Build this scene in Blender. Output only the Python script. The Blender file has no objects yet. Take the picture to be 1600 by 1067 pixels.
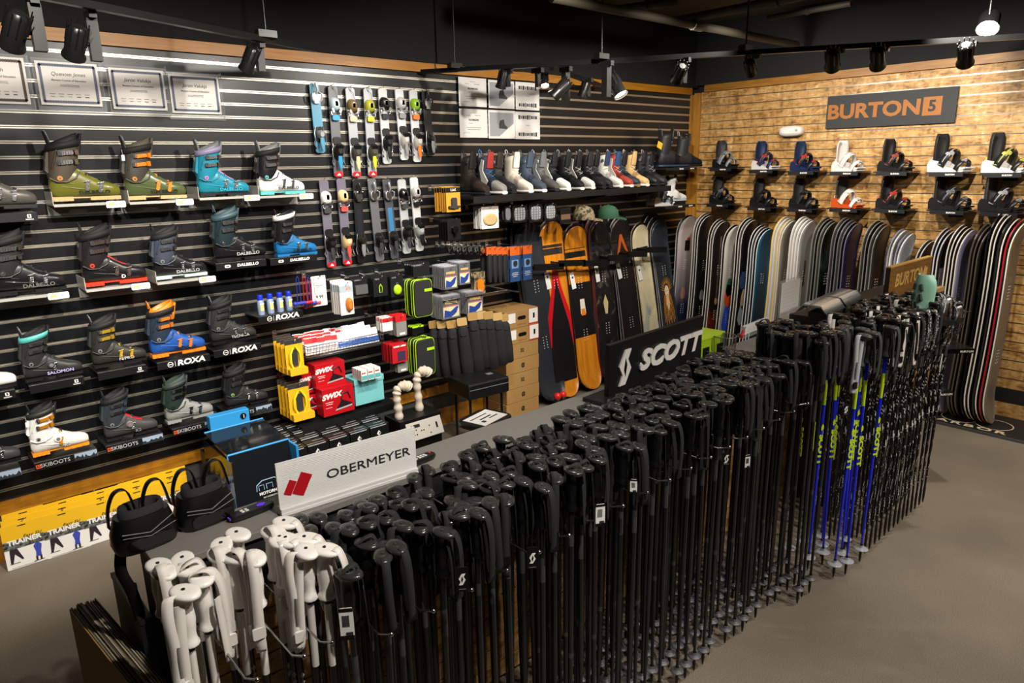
import bpy, math, random
from mathutils import Vector, Matrix
random.seed(7)
PI = math.pi
SC = bpy.context.scene
COL = SC.collection

# ------------------------------------------------------------------ camera (solved from the slat lines of the two walls)
FPX, YAW, PIT, ROL = 1090.545, 0.847528, -0.2490695, -0.0188077
CAM = Vector((-6.5497, -4.4749, 2.0764))
_f = Vector((math.cos(YAW)*math.cos(PIT), math.sin(YAW)*math.cos(PIT), math.sin(PIT)))
_r = Vector((math.sin(YAW), -math.cos(YAW), 0)); _u = _r.cross(_f)
RT = _r*math.cos(ROL)+_u*math.sin(ROL); UP = _u*math.cos(ROL)-_r*math.sin(ROL)
cam = bpy.data.cameras.new('camera'); cam.sensor_width = 36; cam.lens = FPX/1600*36
cam.clip_start = .05
co = bpy.data.objects.new('camera', cam); COL.objects.link(co)
co.matrix_world = Matrix(((RT.x, UP.x, -_f.x, CAM.x), (RT.y, UP.y, -_f.y, CAM.y), (RT.z, UP.z, -_f.z, CAM.z), (0, 0, 0, 1)))
SC.camera = co

def ray(u, v): return _f+RT*((u-800)/FPX)-UP*((v-533.5)/FPX)
def at(ax, val, u, v):
    d = ray(u, v); return CAM+d*((val-CAM[ax])/d[ax])
def onA(u, v, d=0): return at(1, -d, u, v)      # plane parallel to the black slat wall, d in front of it
def onB(u, v, d=0): return at(0, -d, u, v)      # plane parallel to the OSB wall
def onZ(u, v, z): return at(2, z, u, v)

# ------------------------------------------------------------------ materials
MATS = {}
def srgb(c):
    if isinstance(c, str):
        c = tuple(int(c[i:i+2], 16)/255 for i in (0, 2, 4))
    return tuple((x/12.92 if x <= .04045 else ((x+.055)/1.055)**2.4) for x in c)+(1,)
def mat(c, rough=.5, metal=0, spec=.5, noise=0, nscale=40, bump=0, emit=0, trans=0, alpha=1, coat=0):
    key = (c, rough, metal, spec, noise, nscale, bump, emit, trans, alpha, coat)
    if key in MATS: return MATS[key]
    m = bpy.data.materials.new('mat_'+str(c)); m.use_nodes = True
    nt = m.node_tree; b = nt.nodes['Principled BSDF']; L = nt.links.new
    col = srgb(c)
    b.inputs['Base Color'].default_value = col
    b.inputs['Roughness'].default_value = rough; b.inputs['Metallic'].default_value = metal
    b.inputs['Specular IOR Level'].default_value = spec
    b.inputs['Coat Weight'].default_value = coat
    if trans: b.inputs['Transmission Weight'].default_value = trans
    if alpha < 1: b.inputs['Alpha'].default_value = alpha
    if emit:
        b.inputs['Emission Color'].default_value = col; b.inputs['Emission Strength'].default_value = emit
    if noise or bump:
        tc = nt.nodes.new('ShaderNodeTexCoord'); nz = nt.nodes.new('ShaderNodeTexNoise')
        nz.inputs['Scale'].default_value = nscale; nz.inputs['Detail'].default_value = 4
        L(tc.outputs['Object'], nz.inputs['Vector'])
        if noise:
            mx = nt.nodes.new('ShaderNodeMix'); mx.data_type = 'RGBA'
            mx.inputs[6].default_value = tuple(x*(1-noise) for x in col[:3])+(1,)
            mx.inputs[7].default_value = tuple(min(1, x*(1+noise)) for x in col[:3])+(1,)
            L(nz.outputs['Fac'], mx.inputs[0]); L(mx.outputs[2], b.inputs['Base Color'])
        if bump:
            bp = nt.nodes.new('ShaderNodeBump'); bp.inputs['Strength'].default_value = bump; bp.inputs['Distance'].default_value = .002
            L(nz.outputs['Fac'], bp.inputs['Height']); L(bp.outputs[0], b.inputs['Normal'])
    MATS[key] = m
    return m
def ramp_mat(name, stops, vec='Object', scale=(1, 1, 1), kind='noise', tex=8, detail=5, dist=0, rough=.5, interp='LINEAR', rot=(0, 0, 0), bump=0, spec=.5, coat=0, loc=(0, 0, 0)):
    """colour ramp driven by a procedural texture (noise / wave / gradient-z / musgrave-like voronoi)"""
    m = bpy.data.materials.new(name); m.use_nodes = True
    nt = m.node_tree; b = nt.nodes['Principled BSDF']; L = nt.links.new
    b.inputs['Roughness'].default_value = rough; b.inputs['Specular IOR Level'].default_value = spec; b.inputs['Coat Weight'].default_value = coat
    tc = nt.nodes.new('ShaderNodeTexCoord'); mp = nt.nodes.new('ShaderNodeMapping')
    mp.inputs['Scale'].default_value = scale; mp.inputs['Rotation'].default_value = rot; mp.inputs['Location'].default_value = loc
    L(tc.outputs[vec], mp.inputs['Vector'])
    if kind == 'noise':
        t = nt.nodes.new('ShaderNodeTexNoise'); t.inputs['Scale'].default_value = tex; t.inputs['Detail'].default_value = detail
        t.inputs['Distortion'].default_value = dist; out = t.outputs['Fac']
    elif kind == 'wave':
        t = nt.nodes.new('ShaderNodeTexWave'); t.inputs['Scale'].default_value = tex; t.inputs['Distortion'].default_value = dist
        t.inputs['Detail'].default_value = detail; out = t.outputs['Fac']
    elif kind == 'voronoi':
        t = nt.nodes.new('ShaderNodeTexVoronoi'); t.inputs['Scale'].default_value = tex; t.distance = 'CHEBYCHEV'
        out = t.outputs['Color']
    if kind == 'z':
        s = nt.nodes.new('ShaderNodeSeparateXYZ'); L(mp.outputs[0], s.inputs[0]); out = s.outputs['Z']
        if dist:
            t = nt.nodes.new('ShaderNodeTexNoise'); t.inputs['Scale'].default_value = tex; t.inputs['Detail'].default_value = detail
            L(tc.outputs[vec], t.inputs['Vector'])
            a = nt.nodes.new('ShaderNodeMath'); a.operation = 'MULTIPLY_ADD'; a.inputs[1].default_value = dist
            L(t.outputs['Fac'], a.inputs[0]); L(out, a.inputs[2]); out = a.outputs[0]
    else:
        L(mp.outputs[0], t.inputs['Vector'])
    r = nt.nodes.new('ShaderNodeValToRGB'); r.color_ramp.interpolation = interp
    e = r.color_ramp.elements
    while len(e) < len(stops): e.new(.5)
    for i, (p, c) in enumerate(stops): e[i].position = p; e[i].color = srgb(c)
    L(out, r.inputs[0]); L(r.outputs[0], b.inputs['Base Color'])
    if bump:
        bp = nt.nodes.new('ShaderNodeBump'); bp.inputs['Strength'].default_value = bump; bp.inputs['Distance'].default_value = .003
        L(out, bp.inputs['Height']); L(bp.outputs[0], b.inputs['Normal'])
    return m

BLK = mat('0c0c0d', .4); BLKM = mat('101011', .75, noise=.2); BLKG = mat('0a0a0b', .18, coat=.3); DGR = mat('2a2b2d', .5)
GRY = mat('6e7072', .45); LGR = mat('a9abad', .4); WHT = mat('e9e6e0', .45); OFFW = mat('d9d4c8', .6); MET = mat('b9b9bb', .25, 1); DMET = mat('55565a', .3, 1)
CARD = mat('a07a45', .8, noise=.12, nscale=30); RED = mat('c3121f', .35); ORG = mat('e07a16', .4); YEL = mat('f0bd1c', .45); LIME = mat('a8d81c', .4)
WEB = mat('1b1b1c', .85, noise=.25, nscale=400, bump=.3); PAPER = mat('e6e4e0', .6); GOLD = mat('c8932c', .4)
CLEAR = mat('cfd4d8', .08, alpha=.28)

# ------------------------------------------------------------------ mesh builder
class MB:
    def __init__(s): s.v = []; s.f = []; s.m = []; s.sm = []
    def add(s, vs, fs, mi=0, sm=False, M=None):
        o = len(s.v)
        for p in vs: s.v.append(tuple(M @ Vector(p)) if M else tuple(p))
        for f in fs: s.f.append(tuple(i+o for i in f)); s.m.append(mi); s.sm.append(sm)
        return s
    def box(s, c, d, mi=0, rot=None, ch=0):
        x, y, z = d[0]/2, d[1]/2, d[2]/2
        M = Matrix.Translation(c)
        if rot: M = M @ Matrix.Rotation(rot[2], 4, 'Z') @ Matrix.Rotation(rot[1], 4, 'Y') @ Matrix.Rotation(rot[0], 4, 'X')
        if ch:   # chamfered vertical corners in the local xz outline
            c_ = min(ch, x*.9, z*.9)
            pts = [(-x+c_, -z), (x-c_, -z), (x, -z+c_), (x, z-c_), (x-c_, z), (-x+c_, z), (-x, z-c_), (-x, -z+c_)]
            n = 8; vs = [(a, -y, b) for a, b in pts]+[(a, y, b) for a, b in pts]
            fs = [tuple(range(n)), tuple(range(2*n-1, n-1, -1))]+[(i, i+n, (i+1) % n+n, (i+1) % n) for i in range(n)]
            return s.add(vs, fs, mi, False, M)
        vs = [(a, b, c2) for c2 in (-z, z) for b in (-y, y) for a in (-x, x)]
        return s.add(vs, [(0, 2, 3, 1), (4, 5, 7, 6), (0, 1, 5, 4), (2, 6, 7, 3), (0, 4, 6, 2), (1, 3, 7, 5)], mi, False, M)
    def loft(s, rings, mi=0, caps=(1, 1), sm=True, closed=True, M=None):
        n = len(rings[0]); vs = [p for r in rings for p in r]; fs = []
        for i in range(len(rings)-1):
            for j in range(n if closed else n-1):
                k = (j+1) % n
                fs.append((i*n+j, i*n+k, (i+1)*n+k, (i+1)*n+j))
        s.add(vs, fs, mi, sm, M)
        if caps[0]: s.add(rings[0], [tuple(range(n-1, -1, -1))], mi, False, M)
        if caps[1]: s.add(rings[-1], [tuple(range(n))], mi, False, M)
        return s
    def tube(s, path, r, seg=8, mi=0, caps=(1, 1), squash=1):
        P = [Vector(p) for p in path]; rr = r if isinstance(r, (list, tuple)) else [r]*len(P); rings = []
        up = None
        for i, p in enumerate(P):
            t = (P[min(i+1, len(P)-1)]-P[max(i-1, 0)]).normalized()
            if up is None: up = Vector((0, 0, 1)) if abs(t.z) < .9 else Vector((0, 1, 0))
            a = t.cross(up)
            if a.length < 1e-4: a = t.orthogonal()
            a.normalize(); b = a.cross(t).normalized(); up = b
            rings.append([tuple(p+a*math.cos(q*2*PI/seg)*rr[i]+b*math.sin(q*2*PI/seg)*rr[i]*squash) for q in range(seg)])
        return s.loft(rings, mi, caps)
    def ribbon(s, path, w, side, t=.0015, mi=0):
        """flat band following path; side = width direction (vector or list)"""
        P = [Vector(p) for p in path]; rings = []
        for i, p in enumerate(P):
            tt = (P[min(i+1, len(P)-1)]-P[max(i-1, 0)]).normalized()
            sd = Vector(side[i] if isinstance(side, list) else side).normalized(); nn = tt.cross(sd).normalized()
            rings.append([tuple(p-sd*w/2-nn*t), tuple(p+sd*w/2-nn*t), tuple(p+sd*w/2+nn*t), tuple(p-sd*w/2+nn*t)])
        return s.loft(rings, mi)
    def lathe(s, prof, c=(0, 0, 0), seg=16, mi=0, sx=1, sy=1, M=None, sm=True, caps=(1, 1)):
        rings = [[(c[0]+r*sx*math.cos(q*2*PI/seg), c[1]+r*sy*math.sin(q*2*PI/seg), c[2]+z) for q in range(seg)] for r, z in prof]
        return s.loft(rings, mi, caps, sm, True, M)
    def disc(s, c, r, t, axis='y', mi=0, seg=14, sy=1):
        R = {'y': Matrix.Rotation(PI/2, 4, 'X'), 'x': Matrix.Rotation(PI/2, 4, 'Y'), 'z': Matrix.Identity(4)}[axis]
        return s.lathe([(r, -t/2), (r, t/2)], seg=seg, mi=mi, sy=sy, M=Matrix.Translation(c) @ R, sm=False)
    def ball(s, c, r, mi=0, sx=1, sy=1, sz=1, n=8, seg=12):
        pr = [(max(1e-4, r*math.sin(PI*i/n)), -r*math.cos(PI*i/n)*sz) for i in range(n+1)]
        return s.lathe(pr, c, seg, mi, sx, sy)
    def prism(s, pts, y0, y1, mi=0, plane='xz', M=None):
        n = len(pts)
        if plane == 'xz': vs = [(a, y0, b) for a, b in pts]+[(a, y1, b) for a, b in pts]
        elif plane == 'yz': vs = [(y0, a, b) for a, b in pts]+[(y1, a, b) for a, b in pts]
        else: vs = [(a, b, y0) for a, b in pts]+[(a, b, y1) for a, b in pts]
        return s.add(vs, [tuple(range(n)), tuple(range(2*n-1, n-1, -1))]+[(i, i+n, (i+1) % n+n, (i+1) % n) for i in range(n)], mi, False, M)
    def mesh(s, name, mats):
        me = bpy.data.meshes.new(name); me.from_pydata(s.v, [], s.f)
        for m in (mats if isinstance(mats, (list, tuple)) else [mats]): me.materials.append(m)
        me.polygons.foreach_set('material_index', s.m); me.polygons.foreach_set('use_smooth', s.sm)
        me.update(); return me
    def build(s, name, mats, parent=None, bevel=0, sub=0, loc=None):
        o = bpy.data.objects.new(name, s.mesh(name, mats)); COL.objects.link(o)
        if parent: o.parent = parent
        if loc: o.location = loc
        if bevel:
            b = o.modifiers.new('bevel', 'BEVEL'); b.width = bevel; b.segments = 2; b.limit_method = 'ANGLE'
        if sub:
            b = o.modifiers.new('sub', 'SUBSURF'); b.levels = sub; b.render_levels = sub
        return o
def sup(rx, ry, n=16, e=2.6):
    out = []
    for q in range(n):
        a = q*2*PI/n; c, s_ = math.cos(a), math.sin(a)
        out.append((rx*abs(c)**(2/e)*(1 if c >= 0 else -1), ry*abs(s_)**(2/e)*(1 if s_ >= 0 else -1)))
    return out
def smooth(path, k=4):
    P = [Vector(p) for p in path]; out = []
    for i in range(len(P)-1):
        a, b, c, d = P[max(i-1, 0)], P[i], P[i+1], P[min(i+2, len(P)-1)]
        for j in range(k):
            t = j/k; out.append(tuple(.5*((2*b)+(c-a)*t+(2*a-5*b+4*c-d)*t*t+(3*b-a-3*c+d)*t**3)))
    return out+[tuple(P[-1])]
def tag(o, label=None, cat=None, group=None, kind=None):
    if label: o['label'] = label
    if cat: o['category'] = cat
    if group: o['group'] = group
    if kind: o['kind'] = kind
    return o
def thing(name, label, cat, loc=(0, 0, 0), rz=0, group=None, sc=1, rot=None):
    o = bpy.data.objects.new(name, None); COL.objects.link(o); o.empty_display_size = .05
    o.location = loc; o.rotation_euler = rot if rot else (0, 0, rz); o.scale = (sc, sc, sc) if not isinstance(sc, tuple) else sc
    return tag(o, label, cat, group)
def dup(o, loc=None, rz=None, label=None, group=None, parent=None, sc=None, rot=None):
    c = o.copy(); COL.objects.link(c)
    if parent: c.parent = parent
    if loc is not None: c.location = loc
    if rot is not None: c.rotation_euler = rot
    elif rz is not None: c.rotation_euler = (0, 0, rz)
    if sc is not None: c.scale = (sc, sc, sc) if not isinstance(sc, tuple) else sc
    if label: c['label'] = label
    if group: c['group'] = group
    for ch in [k for k in KIDS.get(o.name, [])] or [k for k in o.children]: dup(ch, parent=c)
    return c
KIDS = {}
FONTS = {}
def text(body, size, m, parent, loc, rot=(PI/2, 0, 0), name='lettering', ext=.0006, sx=1, align='CENTER', shear=0, bold=0, sp=1):
    cu = bpy.data.curves.new(name, 'FONT'); cu.body = body; cu.size = size; cu.extrude = ext; cu.align_x = align; cu.align_y = 'CENTER'
    cu.shear = shear; cu.offset = bold; cu.space_character = sp; cu.resolution_u = 3
    cu.materials.append(m)
    o = bpy.data.objects.new(name, cu); o.parent = parent; o.location = loc; o.rotation_euler = rot; o.scale = (sx, 1, 1)
    # lettering becomes an ordinary mesh
    COL.objects.link(o); key = (body, size, m.name, ext, align, shear, bold, sp)
    me = FONTS.get(key)
    if me is None:
        dg = bpy.context.evaluated_depsgraph_get(); me = bpy.data.meshes.new_from_object(o.evaluated_get(dg)); FONTS[key] = me
    bpy.data.objects.remove(o); bpy.data.curves.remove(cu)
    q = bpy.data.objects.new(name, me); COL.objects.link(q); q.parent = parent; q.location = loc; q.rotation_euler = rot; q.scale = (sx, 1, 1)
    return q
ORD = ['first', 'second', 'third', 'fourth', 'fifth', 'sixth', 'seventh', 'eighth', 'ninth', 'tenth', 'eleventh', 'twelfth', 'thirteenth', 'fourteenth', 'fifteenth', 'sixteenth', 'seventeenth', 'eighteenth', 'nineteenth', 'twentieth', 'twenty-first', 'twenty-second', 'twenty-third', 'twenty-fourth']

# ------------------------------------------------------------------ the room
Z0, PITCH = 2.6879, .0762
def struct(name, mb, mats, **k): return tag(mb.build(name, mats, **k), kind='structure')
floor_m = ramp_mat('floor_speckle', [(.3, '62594a'), (.5, '7d7262'), (.7, '978c7e')], tex=260, detail=6, rough=.75, bump=.12)
nt = floor_m.node_tree; _b = nt.nodes['Principled BSDF']
_n = nt.nodes.new('ShaderNodeTexNoise'); _n.inputs['Scale'].default_value = 1.3; _n.inputs['Detail'].default_value = 5
_x = nt.nodes.new('ShaderNodeMix'); _x.data_type = 'RGBA'; _x.blend_type = 'MULTIPLY'; _x.inputs[0].default_value = .55
_t = nt.nodes.new('ShaderNodeTexCoord'); nt.links.new(_t.outputs['Object'], _n.inputs['Vector'])
_rp = nt.nodes.new('ShaderNodeValToRGB'); _rp.color_ramp.elements[0].position = .35; _rp.color_ramp.elements[0].color = (.45, .45, .44, 1); _rp.color_ramp.elements[1].position = .65; _rp.color_ramp.elements[1].color = (1, 1, 1, 1)
nt.links.new(_n.outputs['Fac'], _rp.inputs[0]); nt.links.new(_rp.outputs[0], _x.inputs[7])
_src = _b.inputs['Base Color'].links[0].from_socket; nt.links.new(_src, _x.inputs[6]); nt.links.new(_x.outputs[2], _b.inputs['Base Color'])
struct('floor', MB().box((-4, -3.6, -.05), (8.4, 7.6, .1)), floor_m)
dark = mat('090a09', .9, noise=.2, nscale=8)
dark2 = mat('141515', .9, noise=.2, nscale=8)
struct('ceiling', MB().box((-4, -3.6, 3.45), (8.4, 7.6, .1)), mat('4a4030', .85, noise=.3, nscale=3))
struct('wall_back', MB().box((-4.1, .13, 1.9), (8.2, .2, 3.8)).box((-4.1, .0, 3.1), (8.2, .1, .6)), dark)
struct('wall_right', MB().box((.13, -3.7, 1.9), (.2, 7.6, 3.8)).box((.0, -3.7, 3.11), (.1, 7.5, .58)), dark2)
struct('wall_left', MB().box((-8.2, -3.7, 1.9), (.2, 7.6, 3.8)), dark)
struct('wall_front', MB().box((-4, -7.4, 1.9), (8.4, .2, 3.8)), dark)
# black slat wall: boards between aluminium inserts, one continuous panel
slat_black = mat('0d0e11', .34, spec=.45, noise=.12, nscale=6)
alu = mat('c9c2b6', .33, .9)
def slatwall(name, a0, a1, axis, z_top, z_bot, m_board, m_metal, gap, met, k1, proud=.0):
    mb = MB()
    def bx(a, b, d0, d1, z0, z1, mi):
        if axis == 'x': mb.box(((a+b)/2, -(d0+d1)/2, (z0+z1)/2), (b-a, d1-d0, z1-z0), mi)
        else: mb.box((-(d0+d1)/2, (a+b)/2, (z0+z1)/2), (d1-d0, b-a, z1-z0), mi)
    bx(a0, a1, -.03, -.012, z_bot, z_top, 0)                      # backing behind the grooves
    zs = [Z0-PITCH*k for k in range(k1+1)]
    edges = [z_top+gap/2]+zs+[z_bot-gap/2]
    for i in range(len(edges)-1):
        bx(a0, a1, -.012, .006, edges[i+1]+gap/2, edges[i]-gap/2, 0)
    for z in zs:                                                  # lipped metal insert in each groove
        bx(a0, a1, -.012, -.004, z-gap/2, z+gap/2, 1)
        bx(a0, a1, -.004, .0065+proud, z-gap/2, z-gap/2+met, 1)
        bx(a0, a1, -.004, .0065+proud, z+gap/2-met, z+gap/2, 1)
    return struct(name, mb, [m_board, m_metal])
slatwall('wall_back_slats', -8.1, -.075, 'x', 2.735, .342, slat_black, alu, .0165, .0055, 30, .001)
osb = ramp_mat('osb', [(.0, '8a5e26'), (.3, 'ab7f3c'), (.55, 'c79a55'), (.8, 'dcb673'), (1, 'f0d9a2')], scale=(1, 1, 1), kind='voronoi', tex=1, rough=.55)
# strand look: two stretched noises mixed
def make_osb():
    m = bpy.data.materials.new('osb_board'); m.use_nodes = True; nt = m.node_tree; b = nt.nodes['Principled BSDF']; L = nt.links.new
    b.inputs['Roughness'].default_value = .5
    tc = nt.nodes.new('ShaderNodeTexCoord'); acc = None
    for sc_, rt, dt in (((20, 14, 46), .5, 1.5), ((20, 40, 13), .35, 1.2), ((20, 22, 60), -.7, 2)):
        mp = nt.nodes.new('ShaderNodeMapping'); mp.inputs['Scale'].default_value = sc_; mp.inputs['Rotation'].default_value = (rt, 0, 0)
        L(tc.outputs['Object'], mp.inputs[0])
        v = nt.nodes.new('ShaderNodeTexNoise'); v.inputs['Scale'].default_value = .42; v.inputs['Detail'].default_value = 3; v.inputs['Distortion'].default_value = dt
        L(mp.outputs[0], v.inputs['Vector'])
        a = nt.nodes.new('ShaderNodeMath'); a.operation = 'ADD'
        L(v.outputs['Fac'], a.inputs[0])
        if acc: L(acc, a.inputs[1])
        else: a.inputs[1].default_value = 0
        acc = a.outputs[0]
    mul = nt.nodes.new('ShaderNodeMath'); mul.operation = 'MULTIPLY'; mul.inputs[1].default_value = .333; L(acc, mul.inputs[0])
    r = nt.nodes.new('ShaderNodeValToRGB'); e = r.color_ramp.elements
    for i, (p, c) in enumerate([(.33, '5f3f1a'), (.42, '93692f'), (.50, 'b88c50'), (.58, 'c99f62'), (.67, 'ecd6a6')]):
        if i > 1: e.new(p)
        e[i].position = p; e[i].color = srgb(c)
    L(mul.outputs[0], r.inputs[0]); L(r.outputs[0], b.inputs['Base Color'])
    bp = nt.nodes.new('ShaderNodeBump'); bp.inputs['Strength'].default_value = .3; bp.inputs['Distance'].default_value = .003
    L(mul.outputs[0], bp.inputs['Height']); L(bp.outputs[0], b.inputs['Normal'])
    return m
OSB = make_osb()
alub = mat('9a958c', .3, .9)
slatwall('wall_right_slats', -7.3, -.1, 'y', 2.755, .245, OSB, alub, .008, .0025, 31)
wood = ramp_mat('pine_trim', [(.25, '8a560f'), (.5, 'a06812'), (.8, 'b37c1e')], scale=(1.2, 14, 14), tex=3, detail=6, dist=1.2, rough=.42)
woody = ramp_mat('pine_trim_y', [(.25, '7c4e14'), (.5, '96661f'), (.8, 'ad7c30')], scale=(14, 1.2, 14), tex=3, detail=6, dist=1.2, rough=.42)
woodz = ramp_mat('pine_trim_z', [(.25, '8a5a1a'), (.5, 'a87427'), (.8, 'bf8c3b')], scale=(14, 14, 1.2), tex=3, detail=6, dist=1.2, rough=.42)
for i, (mb, m) in enumerate((
    (MB().box((-4.1, -.013, 2.768), (8.05, .038, .068)), wood),
    (MB().box((-.022, -3.75, 2.79), (.044, 7.2, .07)), woody),
    (MB().box((-.052, -.013, 1.37), (.046, .034, 2.73)).box((-.014, -.065, 1.37), (.04, .072, 2.76)), woodz),
    (MB().box((-4.1, -.013, .307), (8.05, .038, .068)), wood),
    (MB().box((-4.1, -.006, .07), (8.05, .026, .14)), wood),
    (MB().box((-4.1, .01, .205), (8.05, .03, .135)), mat('3a3b3a', .7)),
    (MB().box((-.004, -3.75, .062), (.028, 7.2, .124)), OSB),
    (MB().box((.0, -3.75, .185), (.024, 7.2, .118)), mat('17181a', .6)),
    )):
    struct('trim_%d' % (i+1), mb, m)
# ------------------------------------------------------------------ ski boots on the black wall
def ringx(x, zb, zt, hw, n=16, e=2.6, cy=0):
    return [(x, cy+a, (zb+zt)/2+b) for a, b in sup(hw, (zt-zb)/2, n, e)]
def ringz(cx, z, rx, ry, n=18, e=2.3, sl=0):
    return [(cx+a, b, z+sl*a) for a, b in sup(rx, ry, n, e)]
def arc(c, rx, ry, a0, a1, w, plane, n=10, lift=0, tilt=0):
    pts = []; sides = []
    for i in range(n+1):
        a = math.radians(a0+(a1-a0)*i/n)
        if plane == 'z': pts.append((c[0]+rx*math.cos(a), c[1]+ry*math.sin(a), c[2]+tilt*math.cos(a)))
        else: pts.append((c[0]+tilt*math.sin(a), c[1]+rx*math.cos(a), c[2]+ry*math.sin(a)))
    return pts
def ski_boot(label, u0, v0, u1, v1, shell, cuff, liner=BLK, sole=BLK, acc=GRY, strap=BLKM, txt=None, tcol=GRY, d=.15, buck=MET, white_band=0, boa=None, walk=0, bcol=None, tag_=0, cb=4, tongue=None):
    P0, P1 = onA(u0, v0, d+.045), onA(u1, v1, d+.045)
    L = (P1-P0).length; s = max(.82, min(1.12, L/.325))
    o = thing('ski_boot', label, 'ski boot', (onA(u0, v0, d).x+.004, -d, (P0.z+P1.z)/2+.001), 0, None, s)
    # lower shell
    mb = MB(); F = [(0, .045, .10, .022), (.008, .02, .145, .036), (.035, .016, .175, .046), (.08, .016, .19, .05), (.125, .016, .178, .05), (.16, .016, .152, .049), (.2, .016, .122, .05), (.245, .016, .1, .049), (.285, .017, .09, .045), (.312, .018, .078, .036), (.325, .022, .064, .022)]
    mb.loft([ringx(*q) for q in F], 0)
    for x0, x1, z in ((.02, .11, .105), (.05, .19, .075)):      # moulded ribs
        mb.tube([(x0, -.0445, z), ((x0+x1)/2, -.0495, z-.012), (x1, -.047, z-.02)], .0035, 6, 0)
    mb.build('shell', shell, o)
    mb = MB()
    mb.box((.14, 0, .016), (.2, .05, .008), 0)
    for x0, x1, h in ((.0, .095, .022), (.175, .322, .019)):
        mb.box(((x0+x1)/2, 0, h/2), (x1-x0, .07, h), 0)
        for k in range(4): mb.box((x0+(x1-x0)*(k+.5)/4, 0, .004), ((x1-x0)/7, .078, .008), 0)
    mb.build('sole', sole, o)
    # cuff, leaning forward
    mb = MB(); C = [(.062, .105, .06, .051), (.067, .14, .07, .056), (.074, .19, .072, .057), (.082, .235, .073, .057), (.089, .275, .076, .059), (.092, .298, .079, .061)]
    R = [ringz(*q, sl=(.25 if i > 3 else .05)) for i, q in enumerate(C)]
    I = [ringz(.092, .296, .073, .055, sl=.25), ringz(.088, .26, .064, .048)]
    mb.loft(R+I, 0, (1, 1))
    mb.tube([(.02, -.047, .17), (.035, -.054, .215), (.05, -.055, .262)], .004, 6, 0)
    mb.box((.012, 0, .2), (.03, .05, .11), 0, (0, .2, 0), .01)
    mb.build('cuff', cuff, o)
    mb = MB(); R = [ringz(.088, .255, .063, .048), ringz(.093, .3, .07, .05, sl=.3), ringz(.094, .322, .068, .047, sl=.42), ringz(.094, .318, .058, .041, sl=.42), ringz(.088, .26, .05, .037)]
    mb.loft(R, 0)
    mb.loft([[(x+.0, y, z) for x, y, z in ringz(.148, .24, .016, .036)], ringz(.163, .3, .013, .036), ringz(.176, .345 if walk else .33, .008, .026)], 0)   # tongue
    if walk:
        mb.loft([ringz(.03, .28, .008, .03), ringz(.02, .33, .007, .028), ringz(.012, .355, .005, .018)], 0)
    mb.build('liner', liner, o)
    if tongue: MB().loft([ringx(.13, .155, .172, .03), ringx(.15, .14, .16, .033), ringx(.19, .108, .128, .033), ringx(.235, .09, .105, .028)], 0).build('tongue_cover', tongue, o)
    MB().ribbon(arc((.092, 0, .302 if white_band else .286), .083, .0655, -200, 160, 1, 'z', 24, tilt=.016), .035, (.2, 0, 1), .0022).build('power_strap', WHT if white_band else strap, o)
    # buckles
    bl = [(.08, .245, 'z'), (.072, .198, 'z'), (.165, .14, 'x'), (.228, .102, 'x')][:cb]
    for bx, bz, k in bl:
        b = MB()
        if k == 'z':
            b.ribbon(arc((bx+.006, 0, bz), .078, .062, -115, 40, 1, 'z', 12, tilt=.01), .016, (0, 0, 1), .002, 1)
            b.box((bx+.012, -.066, bz), (.06, .006, .02), 0, (0, -.12, 0), .004).box((bx+.058, -.052, bz+.004), (.024, .01, .026), 0, (0, -.1, .6)).box((bx-.02, -.068, bz), (.02, .004, .026), 1, (0, -.12, 0), .004)
            for q in range(5): b.tube([(bx-.016+q*.012, -.069, bz-.009), (bx-.016+q*.012, -.069, bz+.009)], .002, 5, 0)
        else:
            hw = .0505 if bx < .2 else .0495; zz = .062 if bx < .2 else .052
            b.ribbon(arc((bx, 0, zz), hw, bz-zz+.004, 190, 10, 1, 'x', 12, tilt=.012), .015, (1, 0, 0), .002, 1)
            b.box((bx, -hw-.003, zz+.014), (.018, .007, .052), 0, (0, .25, 0), .004).tube([(bx-.014, -hw-.007, zz+.036), (bx+.018, -hw-.004, zz+.042)], .003, 5, 0).box((bx-.004, -hw*.55, bz-.006), (.024, .02, .012), 0, (.8, 0, 0), .003)
            for q in range(3): b.tube([(bx-.006, -hw-.007, zz+q*.011), (bx+.008, -hw-.007, zz+.002+q*.011)], .0015, 5, 0)
        b.build('buckle', [bcol or buck, DGR], o)
    MB().tube([(.0, -.05, .12), (.03, -.0555, .1), (.075, -.056, .098), (.12, -.052, .118), (.138, -.046, .15)], .0042, 6).build('cuff_seam', cuff, o)
    MB().disc((.045, -.0525, .118), .0125, .008).disc((.045, -.057, .118), .006, .004, mi=1).build('pivot', [acc, MET], o)
    if boa: MB().lathe([(.024, 0), (.024, .008), (.019, .012), (.018, .016)], M=Matrix.Translation((.15, -.046, .095)) @ Matrix.Rotation(PI/2, 4, 'X'), seg=20, sm=False).disc((.15, -.063, .095), .012, .002, mi=1).build('boa_dial', [boa, GRY], o)
    MB().box((.02, -.0, .335), (.004, .02, .05), 0, (0, -.1, 0)).tube([(.03, -.02, .31), (.02, -.02, .35), (.02, .02, .35), (.03, .02, .31)], .003, 6).build('pull_loop', liner if not walk else GRY, o)
    if txt: text(txt, .027, tcol, o, (.195, -.0545, .042), (PI/2, 0, -.0), sx=1.15, bold=.0006, name='lettering')
    if tag_:
        MB().tube([(.0, -.05, .28), (.0, -.058, .25)], .0008, 4).box((.0, -.06, .235), (.016, .001, .032)).build('price_tag', PAPER, o)
    return o
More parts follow.
